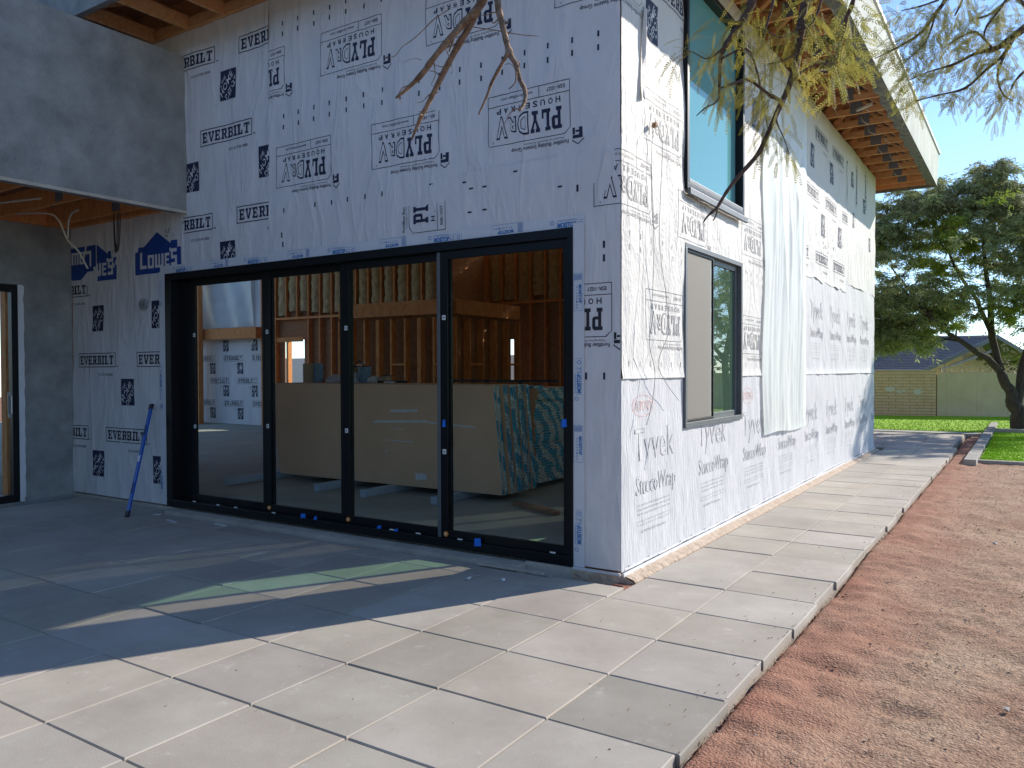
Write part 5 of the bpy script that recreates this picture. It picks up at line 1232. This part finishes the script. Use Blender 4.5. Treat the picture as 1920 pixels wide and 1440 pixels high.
    def frond(p,d,L,npair,ll,lw,V,F):
        side=d.cross(Vector((random.gauss(0,1),random.gauss(0,1),random.gauss(0,1)))).normalized(); pts=[]; q=p.copy(); dd=d.copy()
        for k in range(npair+1):
            pts.append(q.copy()); q=q+dd*(L/npair); dd=(dd+Vector((0,0,-.045))).normalized()
        for k in range(npair):
            a=pts[k];e=(pts[k+1]-a).normalized(); n=len(V); V.extend([a-side*.0008,a+side*.0008,pts[k+1]]); F.append((n,n+1,n+2))
            s=1-.5*abs(2*k/npair-.9)
            for sg in(-1,1):
                o=(side*sg+e*.75+Vector((0,0,-.25))).normalized(); w_=e*lw/2; l=ll*s*random.uniform(.75,1.1); n=len(V)
                V.extend([a,a+o*l*.5+w_,a+o*l,a+o*l*.5-w_]); F.append((n,n+1,n+2,n+3))
    Vn=[];Fn=[]; Vf=[];Ff=[]
    for P in paths:
        dist=(P[len(P)//2]-Vector(CAM)).length; farb=dist>4.6
        step=1
        for k in range(2,len(P),step):
            p=P[k]; 
            nfr=(3 if random.random()<.6 else 4) if farb else (2 if random.random()<.25 else 1)
            for _ in range(nfr):
                tdir=(P[min(k+1,len(P)-1)]-P[k-1]).normalized()
                dv=(Vector((random.gauss(0,1),random.gauss(0,1),random.gauss(-.35,.55)))+tdir*.6).normalized()
                st=p+dv*random.uniform(0,.06); 
                if farb:
                    # a short twig carrying several fronds
                    e=p+dv*random.uniform(.08,.22)
                    for z in range(2): frond(p.lerp(e,.45+.5*z),(dv+Vector((random.gauss(0,.6),random.gauss(0,.6),random.gauss(-.3,.4)))).normalized(),random.uniform(.09,.15),9,.026,.010,Vf,Ff)
                    mb2=None
                else:
                    e=p+dv*random.uniform(.03,.13)
                    for z in range(2): frond(p.lerp(e,.5+.5*z),(dv*.7+Vector((random.gauss(0,.4),random.gauss(0,.4),random.gauss(-.55,.35)))).normalized(),random.uniform(.08,.15),12,.017,.0062,Vn,Fn)
                    k0=len(Vn); s_=Vector((.0007,.0007,0)); Vn.extend([p-s_,p+s_,e]); Fn.append((k0,k0+1,k0+2))
    lf=MB(); lf.add(Vn,Fn,M['leaf_near']); lf.build('foliage',T)
    lf=MB(); lf.add(Vf,Ff,M['leaf_silver']); lf.build('foliage',T)
    # the limbs and trunk these belong to, out of the view above and to the right
    mb=MB(); bk=M['bark']; tr=Vector((6.8,-5.6,-.2)); 
    mb.tube([tr,tr+Vector((-.1,.1,1.4)),tr+Vector((-.5,.2,2.6)),tr+Vector((-1.3,.6,3.8)),tr+Vector((-2.3,1.2,4.6))],[.24,.19,.17,.13,.09],bk,10)
    J=tr+Vector((-2.3,1.2,4.6)); J1=tr+Vector((-.5,.2,2.6))
    for q,r in((near(930,-258,2.55),.036),(near(1530,-158,3.5),.03),(near(1425,-60,3.7),.022),(near(1612,-70,3.9),.014),(near(1800,-60,5.2),.02)):
        mid=J.lerp(q,.5)+Vector((0,0,.35)); mb.tube([J,mid,q.lerp(mid,.15),q],[.07,max(.03,r),r,r*.9],bk,8)
    q=near(1990,0,5.5); mb.tube([J1,J1.lerp(q,.5)+Vector((0,0,.3)),q],[.10,.06,.04],bk,8)
    mb.build('trunk',T,smooth=True)
near_branches()
print('objects',len(bpy.data.objects))
